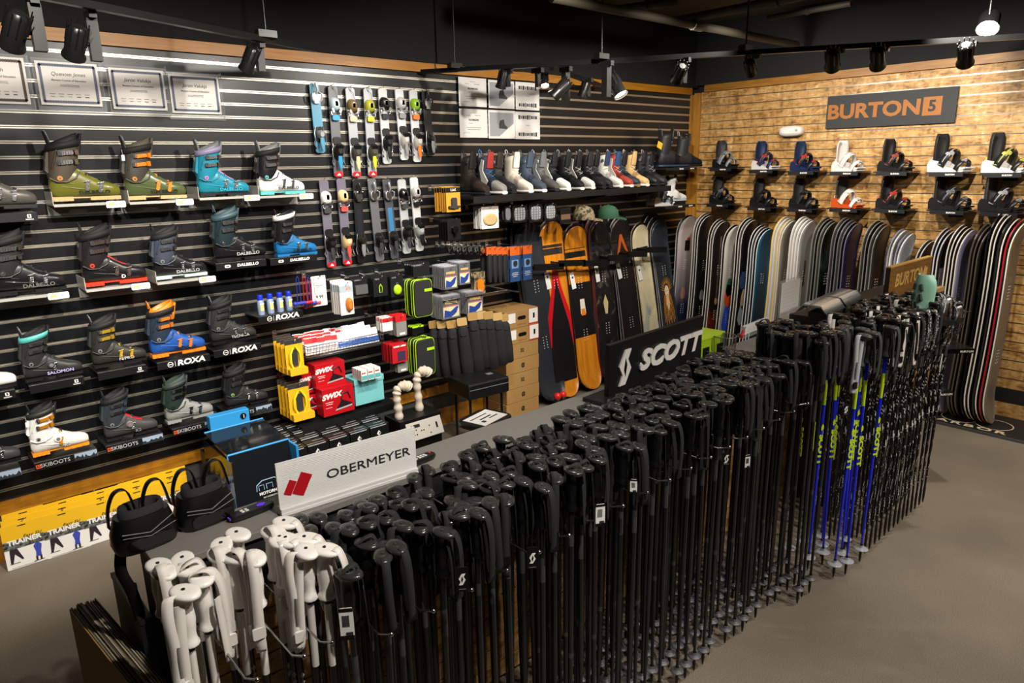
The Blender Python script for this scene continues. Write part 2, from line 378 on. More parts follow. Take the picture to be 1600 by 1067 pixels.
def shelf(kind, label, u0, v0, u1, v1, d=.15):
    """small boot shelf hooked into the slats; label plate on its front edge"""
    P0, P1 = onA(u0, v0, d+.075), onA(u1, v1, d+.075)
    L = max(.16, P1.x-P0.x); z = (P0.z+P1.z)/2
    o = thing('display_shelf', label, 'display shelf', (P0.x, 0, z), 0, 'boot shelves on the black slat wall')
    D = d+.075
    if kind == 'clear':
        m = mat('b8b6b0', .25, alpha=.75)
        MB().box((L/2, -D/2-.005, -.003), (L, D-.02, .006)).box((L/2, -.014, -.03), (L, .006, .07)).box((L/2, -D+.003, -.004), (L, .003, .014)).build('ledge', m, o)
        MB().box((L-.035, -D-.004, -.01), (.095, .003, .034), 0, None, .005).build('label_plate', PAPER, o)
        text('DS', .022, mat('b9d632', .5), o, (L-.058, -D-.0062, -.01), shear=.2, bold=.001); text('DALBELLO', .009, GRY, o, (L-.018, -D-.0062, -.01))
        MB().box((.0, -D/2-.005, .03), (.004, D-.03, .07), 0).build('end_guard', m, o)
    else:
        m = mat('131314', .35)
        MB().box((L/2, -D/2-.005, -.006), (L, D-.02, .012)).box((L/2, -.014, -.035), (L, .006, .07)).box((L/2, -D, -.022), (L, .006, .044)).build('ledge', m, o, bevel=.001)
        y = -D-.0036
        if kind == 'salomon':
            MB().box((L-.035, y, -.018), (.017, .001, .017)).build('logo_plate', WHT, o)
            text('S', .015, BLK, o, (L-.035, y-.0006, -.018), bold=.001); text('SALOMON', .007, WHT, o, (L-.035, y, -.034), bold=.0003)
        elif kind == 'roxa':
            MB().add(*annulus(.016, .0125, L*.24, y, -.022)).box((L*.24, y, -.022), (.02, .001, .0035)).box((L*.33, y, -.022), (.002, .001, .03)).build('logo', WHT, o)
            text('ROXA', .045, WHT, o, (L*.63, y, -.022), sx=1.25, shear=.15, bold=.0016)
        elif kind == 'dalbello':
            MB().box((L*.22, y, -.022), (.035, .001, .017), 0, None, .005).build('logo_plate', WHT, o)
            text('DS', .013, BLK, o, (L*.22, y-.0006, -.022), bold=.0008); text('DALBELLO', .023, WHT, o, (L*.62, y, -.022), sx=1.2, shear=.15, bold=.0008)
        elif kind == 'k2':
            MB().box((.018, y, -.022), (.022, .001, .02)).build('logo_plate', mat('d9541e', .5), o)
            text('K2', .014, BLK, o, (.018, y-.0006, -.022), bold=.0006); text('SKIBOOTS', .03, LGR, o, (.095, y, -.022), sx=1.0)
            pts = []; n = 14
            for i in range(n+1): pts.append((L*.62+(L*.38-.003)*i/n, -.041+.008+.022*random.random()))
            MB().box((L*.81, y, -.022), (L*.38-.004, .001, .04)).add([(L*.62, y-.001, -.042), (L-.003, y-.001, -.042)]+[(a, y-.001, b) for a, b in reversed(pts)], [tuple(range(n+3))], 1).build('photo_strip', [mat('8fa0b4', .5), mat('1a2027', .6)], o)
    return o
def annulus(R, r, cx, y, cz, n=20):
    vs = []; fs = []
    for i in range(n):
        a = 2*PI*i/n; vs += [(cx+R*math.cos(a), y, cz+R*math.sin(a)), (cx+r*math.cos(a), y, cz+r*math.sin(a))]
    for i in range(n): j = (i+1) % n; fs.append((2*i, 2*j, 2*j+1, 2*i+1))
    return vs, fs
olive = mat('646422', .3, coat=.3); green = mat('4b5633', .3, coat=.3); teal = mat('1f7f96', .3, coat=.3); white_s = mat('e4e4e2', .3, coat=.3)
brn = mat('4a4238', .4); gun = mat('3b3c3e', .3, coat=.2); nearblk = mat('171719', .3, coat=.3); slate = mat('3c4350', .35, coat=.2); blue_s = mat('1b6aa3', .3, coat=.3); navy = mat('1f4f9c', .4)
cuffblue = mat('26303f', .4); tan = mat('b59a6a', .6); grn_t = mat('8fe0cf', .4); redl = mat('b3192a', .45); lightg = mat('8b8c88', .4); seafoam = mat('57b7b0', .4); pink = mat('d86fc0', .4)
B = ski_boot
B('dark grey ski boot cut by the left edge of the photo, top boot row', -62, 332, 58, 323, mat('4d4b45', .35, coat=.2), gun, txt=None, d=.16)
B('olive green touring ski boot with brown cuff and tan sole', 80, 316, 188, 311, olive, brn, BLKM, tan, ORG, BLKM, 'DALBELLO', nearblk, walk=1, tongue=olive, cb=4, buck=MET)
B('moss green touring ski boot with dark cuff and orange buckles', 197, 314, 290, 309, green, mat('3d3a33', .4), mat('4b463c', .7), tan, ORG, BLKM, 'DALBELLO', nearblk, walk=1, bcol=ORG, tag_=1)
B('turquoise blue touring ski boot with pink cord', 310, 309, 388, 304, teal, teal, GRY, BLK, pink, mat('8a7fa0', .5), 'DALBELLO', mat('2aa5bd', .4), walk=1, tongue=pink)
B('white ski boot with black cuff and teal sole', 404, 307, 474, 301, white_s, nearblk, GRY, seafoam, seafoam, BLKM, 'DALBELLO', nearblk, walk=1, tongue=white_s)
B('large glossy black ski boot at the left edge, second row', -8, 466, 104, 452, nearblk, mat('2b2a2a', .3, coat=.2), BLKM, BLK, MET, BLKM, 'DALBELLO', mat('6c6660', .4), d=.16)
B('black ski boot with red trim and bright red sole', 131, 449, 229, 440, nearblk, mat('242021', .3, coat=.2), BLKM, mat('e0331c', .4), mat('c8321e', .4), BLKM, 'D', WHT, bcol=mat('7c6a66', .25, .8), tongue=mat('a3271e', .4))
B('slate grey ski boot with white lettering and pale mint sole', 242, 441, 322, 428, nearblk, slate, BLKM, mat('b9cfc6', .4), GRY, BLKM, 'DALBELLO', LGR)
B('black ski boot with teal tinted cuff on a lettered black shelf', 335, 405, 414, 409, nearblk, mat('1f2c30', .3, coat=.2), mat('33474c', .6), BLK, MET, mat('39525a', .5), 'DALBELLO', LGR, d=.15)
B('bright blue ski boot with black cuff and white band', 430, 398, 493, 403, blue_s, nearblk, BLKM, blue_s, MET, BLKM, 'DALBELLO', nearblk, white_band=1)
B('white ski boot toe entering at the left edge, third row', -75, 622, 26, 605, white_s, white_s, BLKM, BLK, BLK, BLKM, 'N', BLK, cb=4, d=.15)
B('black ski boot with round dial and lilac lettering', 38, 599, 128, 586, mat('2c2c2c', .4), mat('2c2c2d', .4), BLKM, BLK, GRY, seafoam, 'SALOMON', mat('a9a6cf', .4), boa=mat('3a3a3b', .35), cb=3, walk=1)
B('black ski boot with gold buckles and pale pull loops', 145, 576, 229, 566, mat('2b2a26', .45), mat('262624', .45), BLKM, BLK, GRY, BLKM, 'N/PRO', LGR, bcol=mat('c9a437', .35, .6), walk=1)
B('blue ski boot with navy cuff and orange liner', 236, 563, 320, 547, navy, cuffblue, ORG, ORG, GRY, BLKM, 'TECNICA', mat('12233f', .4), bcol=mat('d07a2a', .4, .3))
B('plain charcoal ski boot with silver buckles, end of third row', 330, 544, 399, 527, mat('2b2b2a', .5), mat('2b2b2a', .5), BLKM, BLK, GRY, BLKM, 'TECNICA', LGR, walk=1)
B('dark grey ski boot toe entering at the left edge, bottom row', -65, 748, 26, 718, mat('37383a', .45), gun, boa=None, d=.15)
B('white ski boot with black heel and orange buckles and dial', 51, 722, 138, 692, mat('dcdad2', .35), white_s, BLKM, mat('d98a1c', .4), GRY, mat('262627', .6), 'K2', LGR, boa=WHT, bcol=mat('d08a1a', .3, .4), tag_=1, cb=3)
B('dark grey ski boot with dial and red instep', 165, 696, 246, 672, mat('3a3938', .5), mat('2f353b', .4), BLKM, BLK, GRY, BLKM, 'K2', GRY, boa=mat('6a5f5c', .4), tongue=redl, cb=3)
B('light grey ski boot with dark green cuff', 260, 668, 332, 647, lightg, mat('23302b', .4), mat('33443d', .7), lightg, BLK, mat('2e3733', .6), 'K2', mat('6f706d', .4), bcol=DMET)
B('black ski boot with pale green detail, end of bottom row', 353, 645, 416, 627, mat('232323', .5), mat('1d1e1e', .4), BLKM, BLK, mat('7aa35a', .4), BLKM, None, cb=4)
S = shelf
S('salomon', 'black shelf ledge under the dark grey boot at the left edge of the top row', -75, 340, 57, 329)
S('clear', 'clear shelf with lime label under the olive green boot', 84, 319, 192, 317)
S('clear', 'clear shelf with lime label under the moss green boot', 203, 317, 298, 312)
S('clear', 'clear shelf with lime label under the turquoise boot', 312, 310, 402, 306)
S('clear', 'clear shelf with lime label under the white and teal boot', 406, 308, 486, 303)
S('clear', 'clear shelf with lime label under the large glossy black boot', -20, 471, 103, 458)
S('clear', 'clear shelf with lime label under the black and red boot', 135, 454, 230, 443)
S('clear', 'clear shelf with lime label under the slate grey boot', 246, 443, 333, 432)
S('dalbello', 'black lettered shelf under the black and teal boot', 336, 405, 416, 411)
S('dalbello', 'black lettered shelf under the bright blue boot', 421, 399, 495, 402)
S('salomon', 'black shelf under the white boot toe, third row', -80, 627, 23, 608)
S('salomon', 'black shelf under the black boot with dial, third row', 45, 603, 130, 588)
S('salomon', 'black shelf under the boot with gold buckles', 152, 583, 228, 569)
S('roxa', 'black lettered shelf under the blue and orange boot', 245, 569, 327, 551)
S('roxa', 'black lettered shelf under the charcoal boot, right of the blue boot', 334, 552, 407, 532)
S('k2', 'black shelf with orange logo under the boot toe at the left edge, bottom row', -70, 755, 32, 729)
S('k2', 'black shelf with orange logo under the white and orange boot', 53, 726, 151, 699)
S('k2', 'black shelf with orange logo under the boot with red instep', 165, 699, 254, 675)
S('k2', 'black shelf with orange logo under the light grey boot', 269, 672, 348, 651)
S('k2', 'black shelf with orange logo under the boot at the end of the bottom row', 356, 648, 424, 628)
S('roxa', 'black lettered shelf holding four blue spray cans', 403, 494, 473, 486)

# ------------------------------------------------------------------ framed certificates and technician sheets
def sheet_from(name, label, cat, quad, d, m, group=None, th=.004):
    """flat sheet whose top-left/top-right/bottom-right/bottom-left corners are given on the wall plane"""
    P = [onA(u, v, d) for u, v in quad]; c = sum(P, Vector())/4
    w = ((P[1]-P[0]).length+(P[2]-P[3]).length)/2; h = ((P[3]-P[0]).length+(P[2]-P[1]).length)/2
    o = thing(name, label, cat, c, 0, group); o['w'] = w; o['h'] = h
    del o['w'], o['h']
    return o, w, h
fr_blue = mat('6d7488', .6, noise=.35, nscale=220); fr_brn = mat('5d5049', .6, noise=.3, nscale=220)
for nm, q, fr, lab, dx in (('roach', ((-60, 84), (35, 91), (50, 165), (-48, 158)), fr_brn, 'certificate with brown scroll border cut by the left edge', 0),
        ('Quenten Jones', ((54, 94), (151, 101), (160, 166), (64, 164)), fr_blue, 'certificate with blue border, second from the left', 0),
        ('Jaron Valukjs', ((168, 105), (254, 111), (262, 173), (178, 170)), fr_blue, 'certificate with blue border and lamp glare, third from the left', 0),
        ('Jaron Valukjs', ((261, 114), (341, 121), (346, 179), (270, 176)), fr_blue, 'certificate with blue border, rightmost of four', 0)):
    o, w, h = sheet_from('framed_certificate', lab, 'certificate', q, .03, PAPER, 'certificates above the boots')
    MB().box((0, 0, 0), (w, .003, h)).build('paper', mat('d9d3cd', .45), o)
    b = MB(); n = 40; t = .009
    for k in range(4):     # scroll border: a row of small scallops on each side
        L_ = w-.03 if k % 2 == 0 else h-.03; nn = int(L_/.011)
        for i in range(nn):
            a = -L_/2+L_*(i+.5)/nn
            c = {0: (a, -.0025, h/2-.017), 2: (a, -.0025, -h/2+.017), 1: (w/2-.017, -.0025, a), 3: (-w/2+.017, -.0025, a)}[k]
            b.disc(c, .0078, .001, seg=8)
    b.build('scroll_border', fr, o)
    text(nm, .026, DGR, o, (0, -.003, h*.22), shear=.25); text('Masters Course of Education', .0135, GRY, o, (0, -.003, h*.08), bold=.0003)
    text('has successfully completed the\nin Footbed and Ski Boot Fitting', .007, GRY, o, (0, -.003, -h*.04))
    b = MB()
    for i in range(5): b.box((-w*.3+i*w*.14, -.003, -h*.24), (w*.09, .0008, .002)).box((-w*.3+i*w*.14, -.003, -h*.3), (w*.07, .0008, .004 if i > 2 else .002))
    b.build('signatures', DGR, o)
    MB().box((.004, .008, -.01), (w+.035, .003, h+.05)).box((w/2+.015, .0, 0), (.003, .02, h+.05)).box((0, .0, -h/2-.025), (w+.035, .02, .003)).build('acrylic_holder', mat('c8ccd0', .05, alpha=.16), o)
rows = [((716, 119), (760, 124), (760, 168), (717, 165)), ((763, 124), (803, 128), (804, 171), (763, 168)), ((806, 127), (842, 131), (843, 173), (805, 171))]
rows2 = [((717, 169), (761, 172), (762, 216), (719, 214)), ((763, 171), (804, 174), (805, 217), (763, 216)), ((805, 174), (843, 176), (844, 218), (805, 217))]
for r, R_ in enumerate((rows, rows2)):
    for c, q in enumerate(R_):
        lab = ('upper', 'lower')[r]+' '+('sheet headed TECHNICIAN', 'sheet with a grey boot drawing', 'sheet with two photo strips')[c]+', in the block of six papers'
        o, w, h = sheet_from('poster_sheet', lab, 'poster', q, .028, PAPER, 'technician papers on the black wall')
        MB().box((0, 0, 0), (w, .002, h)).build('paper', mat('d3d0cc', .4), o)
        if c == 0:
            text('TECHNICIAN', .017, DGR, o, (0, -.0016, h*.12), bold=.0006)
            b = MB()
            for i, (x, z, l) in enumerate(((0, .36, .12), (-.2, .28, .1), (.15, .28, .14), (-.1, 0, .1), (0, -.15, .36), (0, -.22, .3), (-.25, -.34, .16))): b.box((x*w, -.0014, z*h), (l*w*1.5, .0006, .003))
            b.build('print_lines', GRY, o)
        elif c == 1:
            MB().add([(-w*.45, -.0014, h*.42), (w*.45, -.0014, h*.42), (w*.45, -.0014, h*.05), (-w*.1, -.0014, -h*.42), (-w*.45, -.0014, -h*.42)], [(0, 1, 2, 3, 4)]).build('grey_field', mat('8e9094', .5), o)
            MB().prism([(-.02, .03), (.02, .04), (.03, .0), (.06, -.02), (.055, -.035), (-.03, -.03), (-.03, 0)], -.0026, -.0016).build('boot_drawing', DGR, o)
        else:
            b = MB()
            for z in (.3, -.32):
                for i in range(9): b.box((w*(-.34+i*.085), -.0014, h*z), (w*.07, .0006, h*(.1+.06*random.random())), i % 2)
            b.build('photo_strip', [DGR, GRY], o); text('Mt. Hood', .01, GRY, o, (0, -.0016, 0))
# ------------------------------------------------------------------ ski bindings shown on vertical demo boards
def ski_binding(label, u0, v0, u1, v1, board, toe, heel, acc, kind='alpine', tip=None, group=None, foot=None, leash=0, stripe=None):
    """(u0,v0) top centre, (u1,v1) bottom centre on a plane 6 cm off the wall"""
    P0, P1 = onA(u0, v0, .03), onA(u1, v1, .03); H = (P0-P1).length
    lean = math.atan2(P0.x-P1.x, P0.z-P1.z)
    o = thing('ski_binding', label, 'ski binding', P1, 0, group or 'ski bindings on demo boards', rot=(0, lean, 0))
    w = .068
    MB().box((0, 0, H/2), (w, .012, H), 0, None, .012).build('demo_board', board, o, bevel=.001)
    if stripe: MB().box((0, -.0068, H*.5), (w*.55, .001, H*.3)).build('board_print', stripe, o)
    mb = MB(); zt = H*.80                                          # toe piece
    if kind == 'alpine':
        mb.loft([[(a, -.008-q, zt+b) for a, b in sup(rx, rz, 14, 2.4)] for q, rx, rz in ((0, .036, .045), (.02, .034, .04), (.034, .026, .03), (.04, .014, .018))])
        for s in (-1, 1): mb.box((s*.026, -.03, zt-.04), (.016, .03, .03), 1, (0, s*.4, 0), .005).tube([(s*.03, -.02, zt-.03), (s*.036, -.03, zt-.065), (s*.02, -.03, zt-.07)], .004, 6, 1)
        mb.box((0, -.018, zt-.085), (.052, .02, .035), 2, None, .006).box((0, -.045, zt+.005), (.02, .006, .035), 1)
    else:
        mb.box((0, -.016, zt), (.05, .02, .07), 1, None, .01)
        for s in (-1, 1): mb.tube([(s*.012, -.02, zt-.03), (s*.034, -.03, zt-.01), (s*.034, -.036, zt+.022), (s*.018, -.03, zt+.03)], .006, 7, 0).ball((s*.02, -.036, zt+.03), .007, 1)
        mb.tube([(0, -.02, zt+.02), (0, -.045, zt+.05), (0, -.03, zt+.09)], [.008, .007, .01], 7, 0)
    mb.build('toe_piece', [toe, MET, acc], o)
    zh = H*.27; mb = MB()                                          # heel piece
    if kind == 'alpine':
        mb.loft([[(a, -.008-q, zh+dz+b) for a, b in sup(rx, rz, 14, 2.4)] for q, dz, rx, rz in ((0, 0, .03, .05), (.02, .005, .031, .046), (.04, .012, .026, .034), (.05, .016, .014, .02))])
        mb.box((0, -.05, zh+.045), (.045, .03, .025), 1, (.4, 0, 0), .006).box((0, -.012, zh+.08), (.055, .01, .05), 1, None, .01)
        for s in (-1, 1): mb.tube([(s*.03, -.014, zh+.06), (s*.042, -.02, zh+.02), (s*.042, -.02, zh-.04), (s*.034, -.02, zh-.06)], .0028, 6, 2)
    else:
        mb.loft([[(a, -.008-q, zh+b) for a, b in sup(rx, rz, 12, 2.2)] for q, rx, rz in ((0, .024, .03), (.03, .025, .028), (.046, .014, .016))])
        for s in (-1, 1): mb.tube([(s*.008, -.04, zh+.02), (s*.008, -.045, zh+.05)], .003, 6, 2).tube([(s*.026, -.014, zh+.05), (s*.04, -.02, zh), (s*.036, -.02, zh-.05)], .0028, 6, 2)
        mb.box((0, -.012, zh+.0), (.05, .012, .1), 1, None, .012)
    mb.build('heel_piece', [heel, BLK, MET], o)
    mb = MB().loft([[(a, -.045-dy, zh-.02-q) for a, dy in sup(rx, .006, 10)] for q, rx in ((0, .014), (.035, .018), (.07, .013), (.085, .006))])
    mb.build('heel_lever', acc, o)
    for s in (-1, 1): MB().tube([(s*.036, -.012, zh-.02), (s*.045, -.014, zh-.06), (s*.043, -.03, zh-.09)], [.003, .003, .006], 6).build('brake_arm', DMET, o)
    if foot: MB().box((0, -.009, .02), (w*.9, .008, .035), 0, None, .01).add([(-.016, -.0135, .012), (0, -.0135, .03), (.016, -.0135, .012)], [(0, 1, 2)], 1).build('tip_guard', [foot, WHT], o)
    if leash: MB().tube([(-.01, -.01, H-.01), (.015, -.02, H-.035), (.02, -.02, H-.08), (.028, -.015, H-.14)], .0012, 5).tube([(-.012, -.01, H), (-.002, -.012, H-.025), (.008, -.01, H)], .0012, 5).build('cord', BLK, o)
    MB().tube([(0, .03, H+.006), (0, -.02, H+.006), (0, -.024, H+.014)], .003, 6).build('hook', MET, o)
    return o
gb = mat('55565a', .4); cream = mat('d8b982', .4); lb = mat('477f9a', .35); wsil = mat('b7b5b0', .3, .3); dpl = mat('5a5563', .5); sil = mat('8f9092', .35, .4)
SB = ski_binding
SB('pale blue touring ski binding with silver toe, leftmost in the upper row', 490, 131, 501, 239, lb, wsil, sil, lb, 'pin')
SB('grey demo board binding with blue heel lever, second in the upper row', 519, 134, 529, 277, gb, mat('9fb0b4', .3), BLK, mat('2f7fa6', .3), 'alpine', foot=RED, leash=1)
SB('grey demo board binding with gold and tan heel, upper row', 546, 137, 557, 277, mat('8e9196', .4), mat('5e4d2c', .35), mat('3b3936', .35), cream, 'alpine', foot=RED, leash=1)
SB('grey demo board binding with lime and yellow parts, upper row', 574, 138, 582, 276, mat('8e9196', .4), mat('8a8a22', .4), mat('3a3a2f', .35), mat('a9a51f', .4), 'alpine', foot=RED, leash=1)
SB('black ski binding on a short clear board, fifth in the upper row', 597, 138, 605, 256, mat('c4c6c8', .2, alpha=.6), BLK, BLK, DMET, 'alpine')
SB('silver ski binding on a clear board, upper row', 623, 139, 632, 250, mat('dcdee0', .15, alpha=.5), wsil, wsil, GRY, 'alpine')
SB('green and orange ski binding on a clear board, upper row', 645, 141, 652, 253, mat('dcdee0', .15, alpha=.5), mat('7ba325', .35), wsil, mat('d9641c', .4), 'alpine', stripe=None)
SB('narrow black ski binding, rightmost in the upper row', 664, 142, 673, 243, BLK, BLK, DMET, GRY, 'pin')
SB('white and black binding on a purple grey board, leftmost in the lower row', 505, 281, 518, 418, dpl, WHT, BLK, DGR, 'alpine', foot=RED)
SB('cream binding on a purple grey board, second in the lower row', 532, 279, 543, 414, dpl, cream, cream, mat('b5433a', .4), 'alpine', foot=RED)
SB('black binding on a black board, third in the lower row', 557, 280, 565, 411, BLK, BLK, BLK, GRY, 'pin', stripe=mat('1d1f25', .3))
SB('silver pin binding on a grey board, fourth in the lower row', 580, 279, 594, 408, gb, sil, BLK, DGR, 'pin')
SB('silver pin binding on a dark board with blue print, lower row', 603, 280, 617, 404, mat('3c3d42', .4), sil, BLK, DGR, 'pin', stripe=mat('2d6b94', .4))
SB('dark binding on a clear narrow board, lower row', 627, 280, 636, 396, mat('cfd2d4', .15, alpha=.4), DMET, BLK, DGR, 'alpine')
SB('pale grey binding on a clear wavy board, rightmost in the lower row', 646, 277, 656, 392, mat('dcdee0', .15, alpha=.5), wsil, mat('9a9a97', .4), BLK, 'alpine')
# ------------------------------------------------------------------ snowboard boots
def snb_boot(label, loc, rz, upper, toe, sole, tongue, lace=GRY, side=None, group=None, boa=0, sc=1, liner=DGR):
    o = thing('snowboard_boot', label, 'snowboard boot', loc, rz, group, sc)
    F = [(0, .03, .12, .026), (.01, .018, .15, .038), (.05, .016, .17, .045), (.1, .016, .17, .047), (.15, .016, .14, .049), (.2, .016, .108, .05), (.25, .016, .088, .048), (.285, .016, .074, .04), (.305, .018, .056, .026)]
    MB().loft([ringx(*q) for q in F[4:]], 0).build('toe_cap', toe, o)
    mb = MB(); mb.loft([ringx(*q) for q in F[:6]], 0)
    R = [ringz(.065, .11, .062, .047), ringz(.066, .15, .063, .05), ringz(.07, .2, .06, .052), ringz(.076, .25, .06, .054), ringz(.08, .285, .063, .055, sl=.2), ringz(.08, .283, .052, .045, sl=.2), ringz(.076, .25, .045, .04)]
    mb.loft(R, 0); mb.build('upper', upper, o)
    MB().loft([[(x, y*1.06, z) for x, y, z in ringx(a, 0, .026, w)] for a, w in ((-.004, .03), (.01, .042), (.08, .048), (.15, .046), (.22, .053), (.28, .045), (.308, .028))], 0).build('sole', sole, o)
    MB().loft([ringz(.125, .2, .016, .034), ringz(.138, .27, .014, .034), ringz(.148, .325, .008, .026)], 0).build('tongue', tongue, o)
    MB().loft([ringz(.03, .26, .01, .034), ringz(.022, .315, .007, .026)], 0).build('heel_flap', liner, o)
    if side: MB().prism([(.02, .07), (.08, .11), (.06, .2), (.09, .27), (.115, .26), (.1, .18), (.16, .1), (.12, .05), (.03, .04)], -.0545, -.046).build('side_panel', side, o)
    mb = MB()
    if boa:
        mb.lathe([(.014, 0), (.013, .01)], M=Matrix.Translation((.118, -.045, .245)) @ Matrix.Rotation(PI/2.2, 4, 'X'), seg=12, sm=False)
        for q in range(3): mb.tube([(.13, -.04, .12+q*.045), (.14+(.0), 0, .135+q*.045), (.13, .04, .12+q*.045)], .0014, 4)
    else:
        for q in range(6):
            x = .175-.008*q if q < 2 else .14+.002*q; z = .12+q*.034
            x = [.17, .148, .14, .139, .141, .145][q]
            mb.tube([(x-.02, -.034, z), (x, 0, z+.02), (x-.02, .034, z+.034)], .0017, 4).tube([(x-.02, .034, z), (x, 0, z+.02), (x-.02, -.034, z+.034)], .0017, 4)
    mb.build('boa_lacing' if boa else 'laces', lace, o)
    MB().tube([(.02, -.012, .3), (.008, -.012, .335), (.004, 0, .345), (.008, .012, .335), (.02, .012, .3)], .0035, 6).build('pull_loop', lace, o)
    return o
bk, bk2, crm, den = mat('16171a', .55, noise=.2), mat('232326', .6, noise=.2), mat('d8cfc0', .55), mat('3d4a5c', .6, noise=.2)
wht = mat('dedcd6', .5); brnb = mat('2a221d', .5); redb = mat('a03a2c', .55); tanb = mat('cfa973', .6); gum = mat('8a6b44', .6)
SH = [ # toe pixel, upper, toe, sole, tongue, lace, side, boa, words
 (764, 308, brnb, brnb, bk, bk, DGR, None, 1, 'dark brown tall boot with side dial'),
 (791, 305, mat('3a4456', .6), mat('8f8d88', .5), wht, mat('a9362f', .5), mat('3f7fc0', .5), wht, 0, 'navy boot with grey toe, red tongue and blue loops'),
 (806, 306, bk2, bk, bk, brnb, GRY, None, 1, 'black boot with side dial'),
 (832, 305, crm, crm, wht, OFFW, WHT, None, 0, 'cream coloured lace boot'),
 (853, 303, den, mat('3a4350', .6), wht, den, GRY, None, 1, 'denim blue boot with white sole'),
 (873, 302, mat('5a5a5a', .6), mat('4a4846', .6), bk, GRY, LGR, LGR, 1, 'mid grey boot with light grey panel'),
 (891, 301, bk, wht, wht, bk, GRY, wht, 1, 'black boot with white toe and white side panel'),
 (912, 300, bk, bk, wht, bk, LGR, None, 0, 'black lace boot with thick white sole'),
 (929, 299, bk2, wht, wht, bk, OFFW, wht, 0, 'black and white boot with white toe'),
 (946, 298, bk, bk, bk, bk2, LGR, None, 0, 'all black lace boot left of the low charcoal boot'),
 (957, 297, bk2, bk2, bk, bk, GRY, None, 0, 'charcoal low lace boot'),
 (973, 296, wht, wht, wht, mat('2c3d63', .5), GRY, None, 1, 'white boot with blue collar'),
 (989, 295, redb, redb, wht, mat('2c4c80', .5), OFFW, wht, 0, 'brick red boot with blue tongue'),
 (1000, 293, mat('1d2a30', .6), mat('25313a', .6), gum, bk, mat('5f7f95', .5), None, 0, 'blue black boot with gum sole'),
 (1014, 292, tanb, tanb, wht, tanb, OFFW, None, 0, 'tan lace boot'),
 (1030, 291, bk, bk, bk, bk, GRY, None, 1, 'matt black boot beside the tan boot'),
 (1042, 290, bk2, bk2, bk, bk, LGR, None, 0, 'black lace boot at the far end'),
]
zs = 1.845
for u, v, up, toe, sole, tg, lc, sd, boa, w_ in SH:
    x = onA(u, v, .36).x
    snb_boot(w_+', on the long black boot shelf', (x, -.045, zs+.006), -PI/2, up, toe, sole, tg, lc, sd, 'snowboard boots on the long shelf', boa, .98)
o = thing('wall_shelf', 'long black shelf carrying a row of snowboard boots', 'shelf', (-2.05, 0, 1.835))
MB().box((-.02, -.19, 0), (2.42, .36, .016)).box((-.02, -.37, -.012), (2.42, .012, .05)).build('shelf_board', mat('161617', .4), o)
for x in (-1.18, -.4, .4, 1.15): MB().prism([(-.012, -.01), (-.35, -.01), (-.34, -.03), (-.012, -.1)], x-.003, x+.003, plane='yz').build('bracket', BLK, o)

# ------------------------------------------------------------------ snowboard bindings
def snb_binding(label, loc, rz, base, high, strapc, acc, group=None, sc=1, holes=0, lean=.12, parts=1, hole_c=None, rot=None):
    o = thing('snowboard_binding', label, 'snowboard binding', loc, rz, group, sc, rot)
    mb = MB(); mb.box((0, 0, .008), (.24, .09, .014), 0, None, .004)
    for s in (-1, 1): mb.prism([(-.135, .0), (.08, 0), (.09, .02), (0, .035), (-.06, .075), (-.12, .085), (-.14, .05)], s*.058-.004, s*.058+.004)
    mb.box((-.128, 0, .05), (.014, .116, .05)).box((.1, 0, .02), (.07, .1, .012), 0, (0, -.25, 0), .004).disc((0, 0, .017), .042, .006, 'z', 1)
    mb.build('base_tray', [base, acc], o)
    n = 9; rings = []
    for i in range(n):                                             # curved highback
        t = i/(n-1); z = .05+.215*t; w = .056+.01*math.sin(t*2.4)-(.024*(max(0, t-.75)/.25)**2)
        cx = -.128-lean*(z-.05)*.6+.02*t
        r = []
        for k in range(9):
            a = -1+2*k/8; r.append((cx+.045*a*a, w*a, z))
        for k in range(8, -1, -1):
            a = -1+2*k/8; r.append((cx+.045*a*a-.009, w*a, z))
        rings.append(r)
    hb = MB().loft(rings, 0); hb.build('highback', high, o)
    if hole_c:
        mb = MB()
        for y, z in ((-.02, .2), (.02, .2), (-.022, .15), (.022, .15), (0, .11)):
            mb.box((-.128-lean*(z-.05)*.6+.02*(z-.05)/.215-.001, y, z), (.02, .016, .035), 0, (.25*(1 if y > 0 else -1), 0, 0), .005)
        mb.build('cut_outs', hole_c, o)
    mb = MB(); mb.ribbon(arc((-.03, 0, .05), .066, .1, 185, -5, 1, 'x', 14, tilt=.045), .05, (1, 0, -.5), .005).box((.02, -.045, .125), (.04, .012, .026), 1, (.5, -.4, 0), .006)
    for q in range(3): mb.ribbon(arc((-.03+.012*(q-1), 0, .05), .0715, .106, 170, 10, 1, 'x', 12, tilt=.045), .006, (1, 0, -.5), .0015, 1 if q == 1 else 0)
    mb.disc((-.0, -.05, .12), .019, .01, 'y', 1, 12).tube([(-.03, -.066, .05), (-.06, -.066, .06)], .006, 6, 1)
    mb.build('ankle_strap', [strapc, acc], o)
    mb = MB(); mb.ribbon(arc((.075, 0, .02), .06, .065, 185, -5, 1, 'x', 14, tilt=.03), .032, (1, 0, -.5), .004).box((.11, -.03, .08), (.036, .01, .02), 1, (.6, -.3, 0), .005)
    mb.tube([(.12, -.05, .07), (.15, -.058, .06), (.165, -.05, .065)], .0035, 6, 0)
    mb.build('toe_strap', [strapc, acc], o)
    MB().box((-.13, -.02, .09), (.012, .02, .03), 0).build('forward_lean_lever', acc, o)
    return o
org_b = mat('c9521e', .4); navyb = mat('1c2b52', .4); wb = mat('e2dfda', .35); gryb = mat('8b8e92', .4); pb = mat('17181a', .45); padk = mat('1c1c1e', .35, coat=.2)
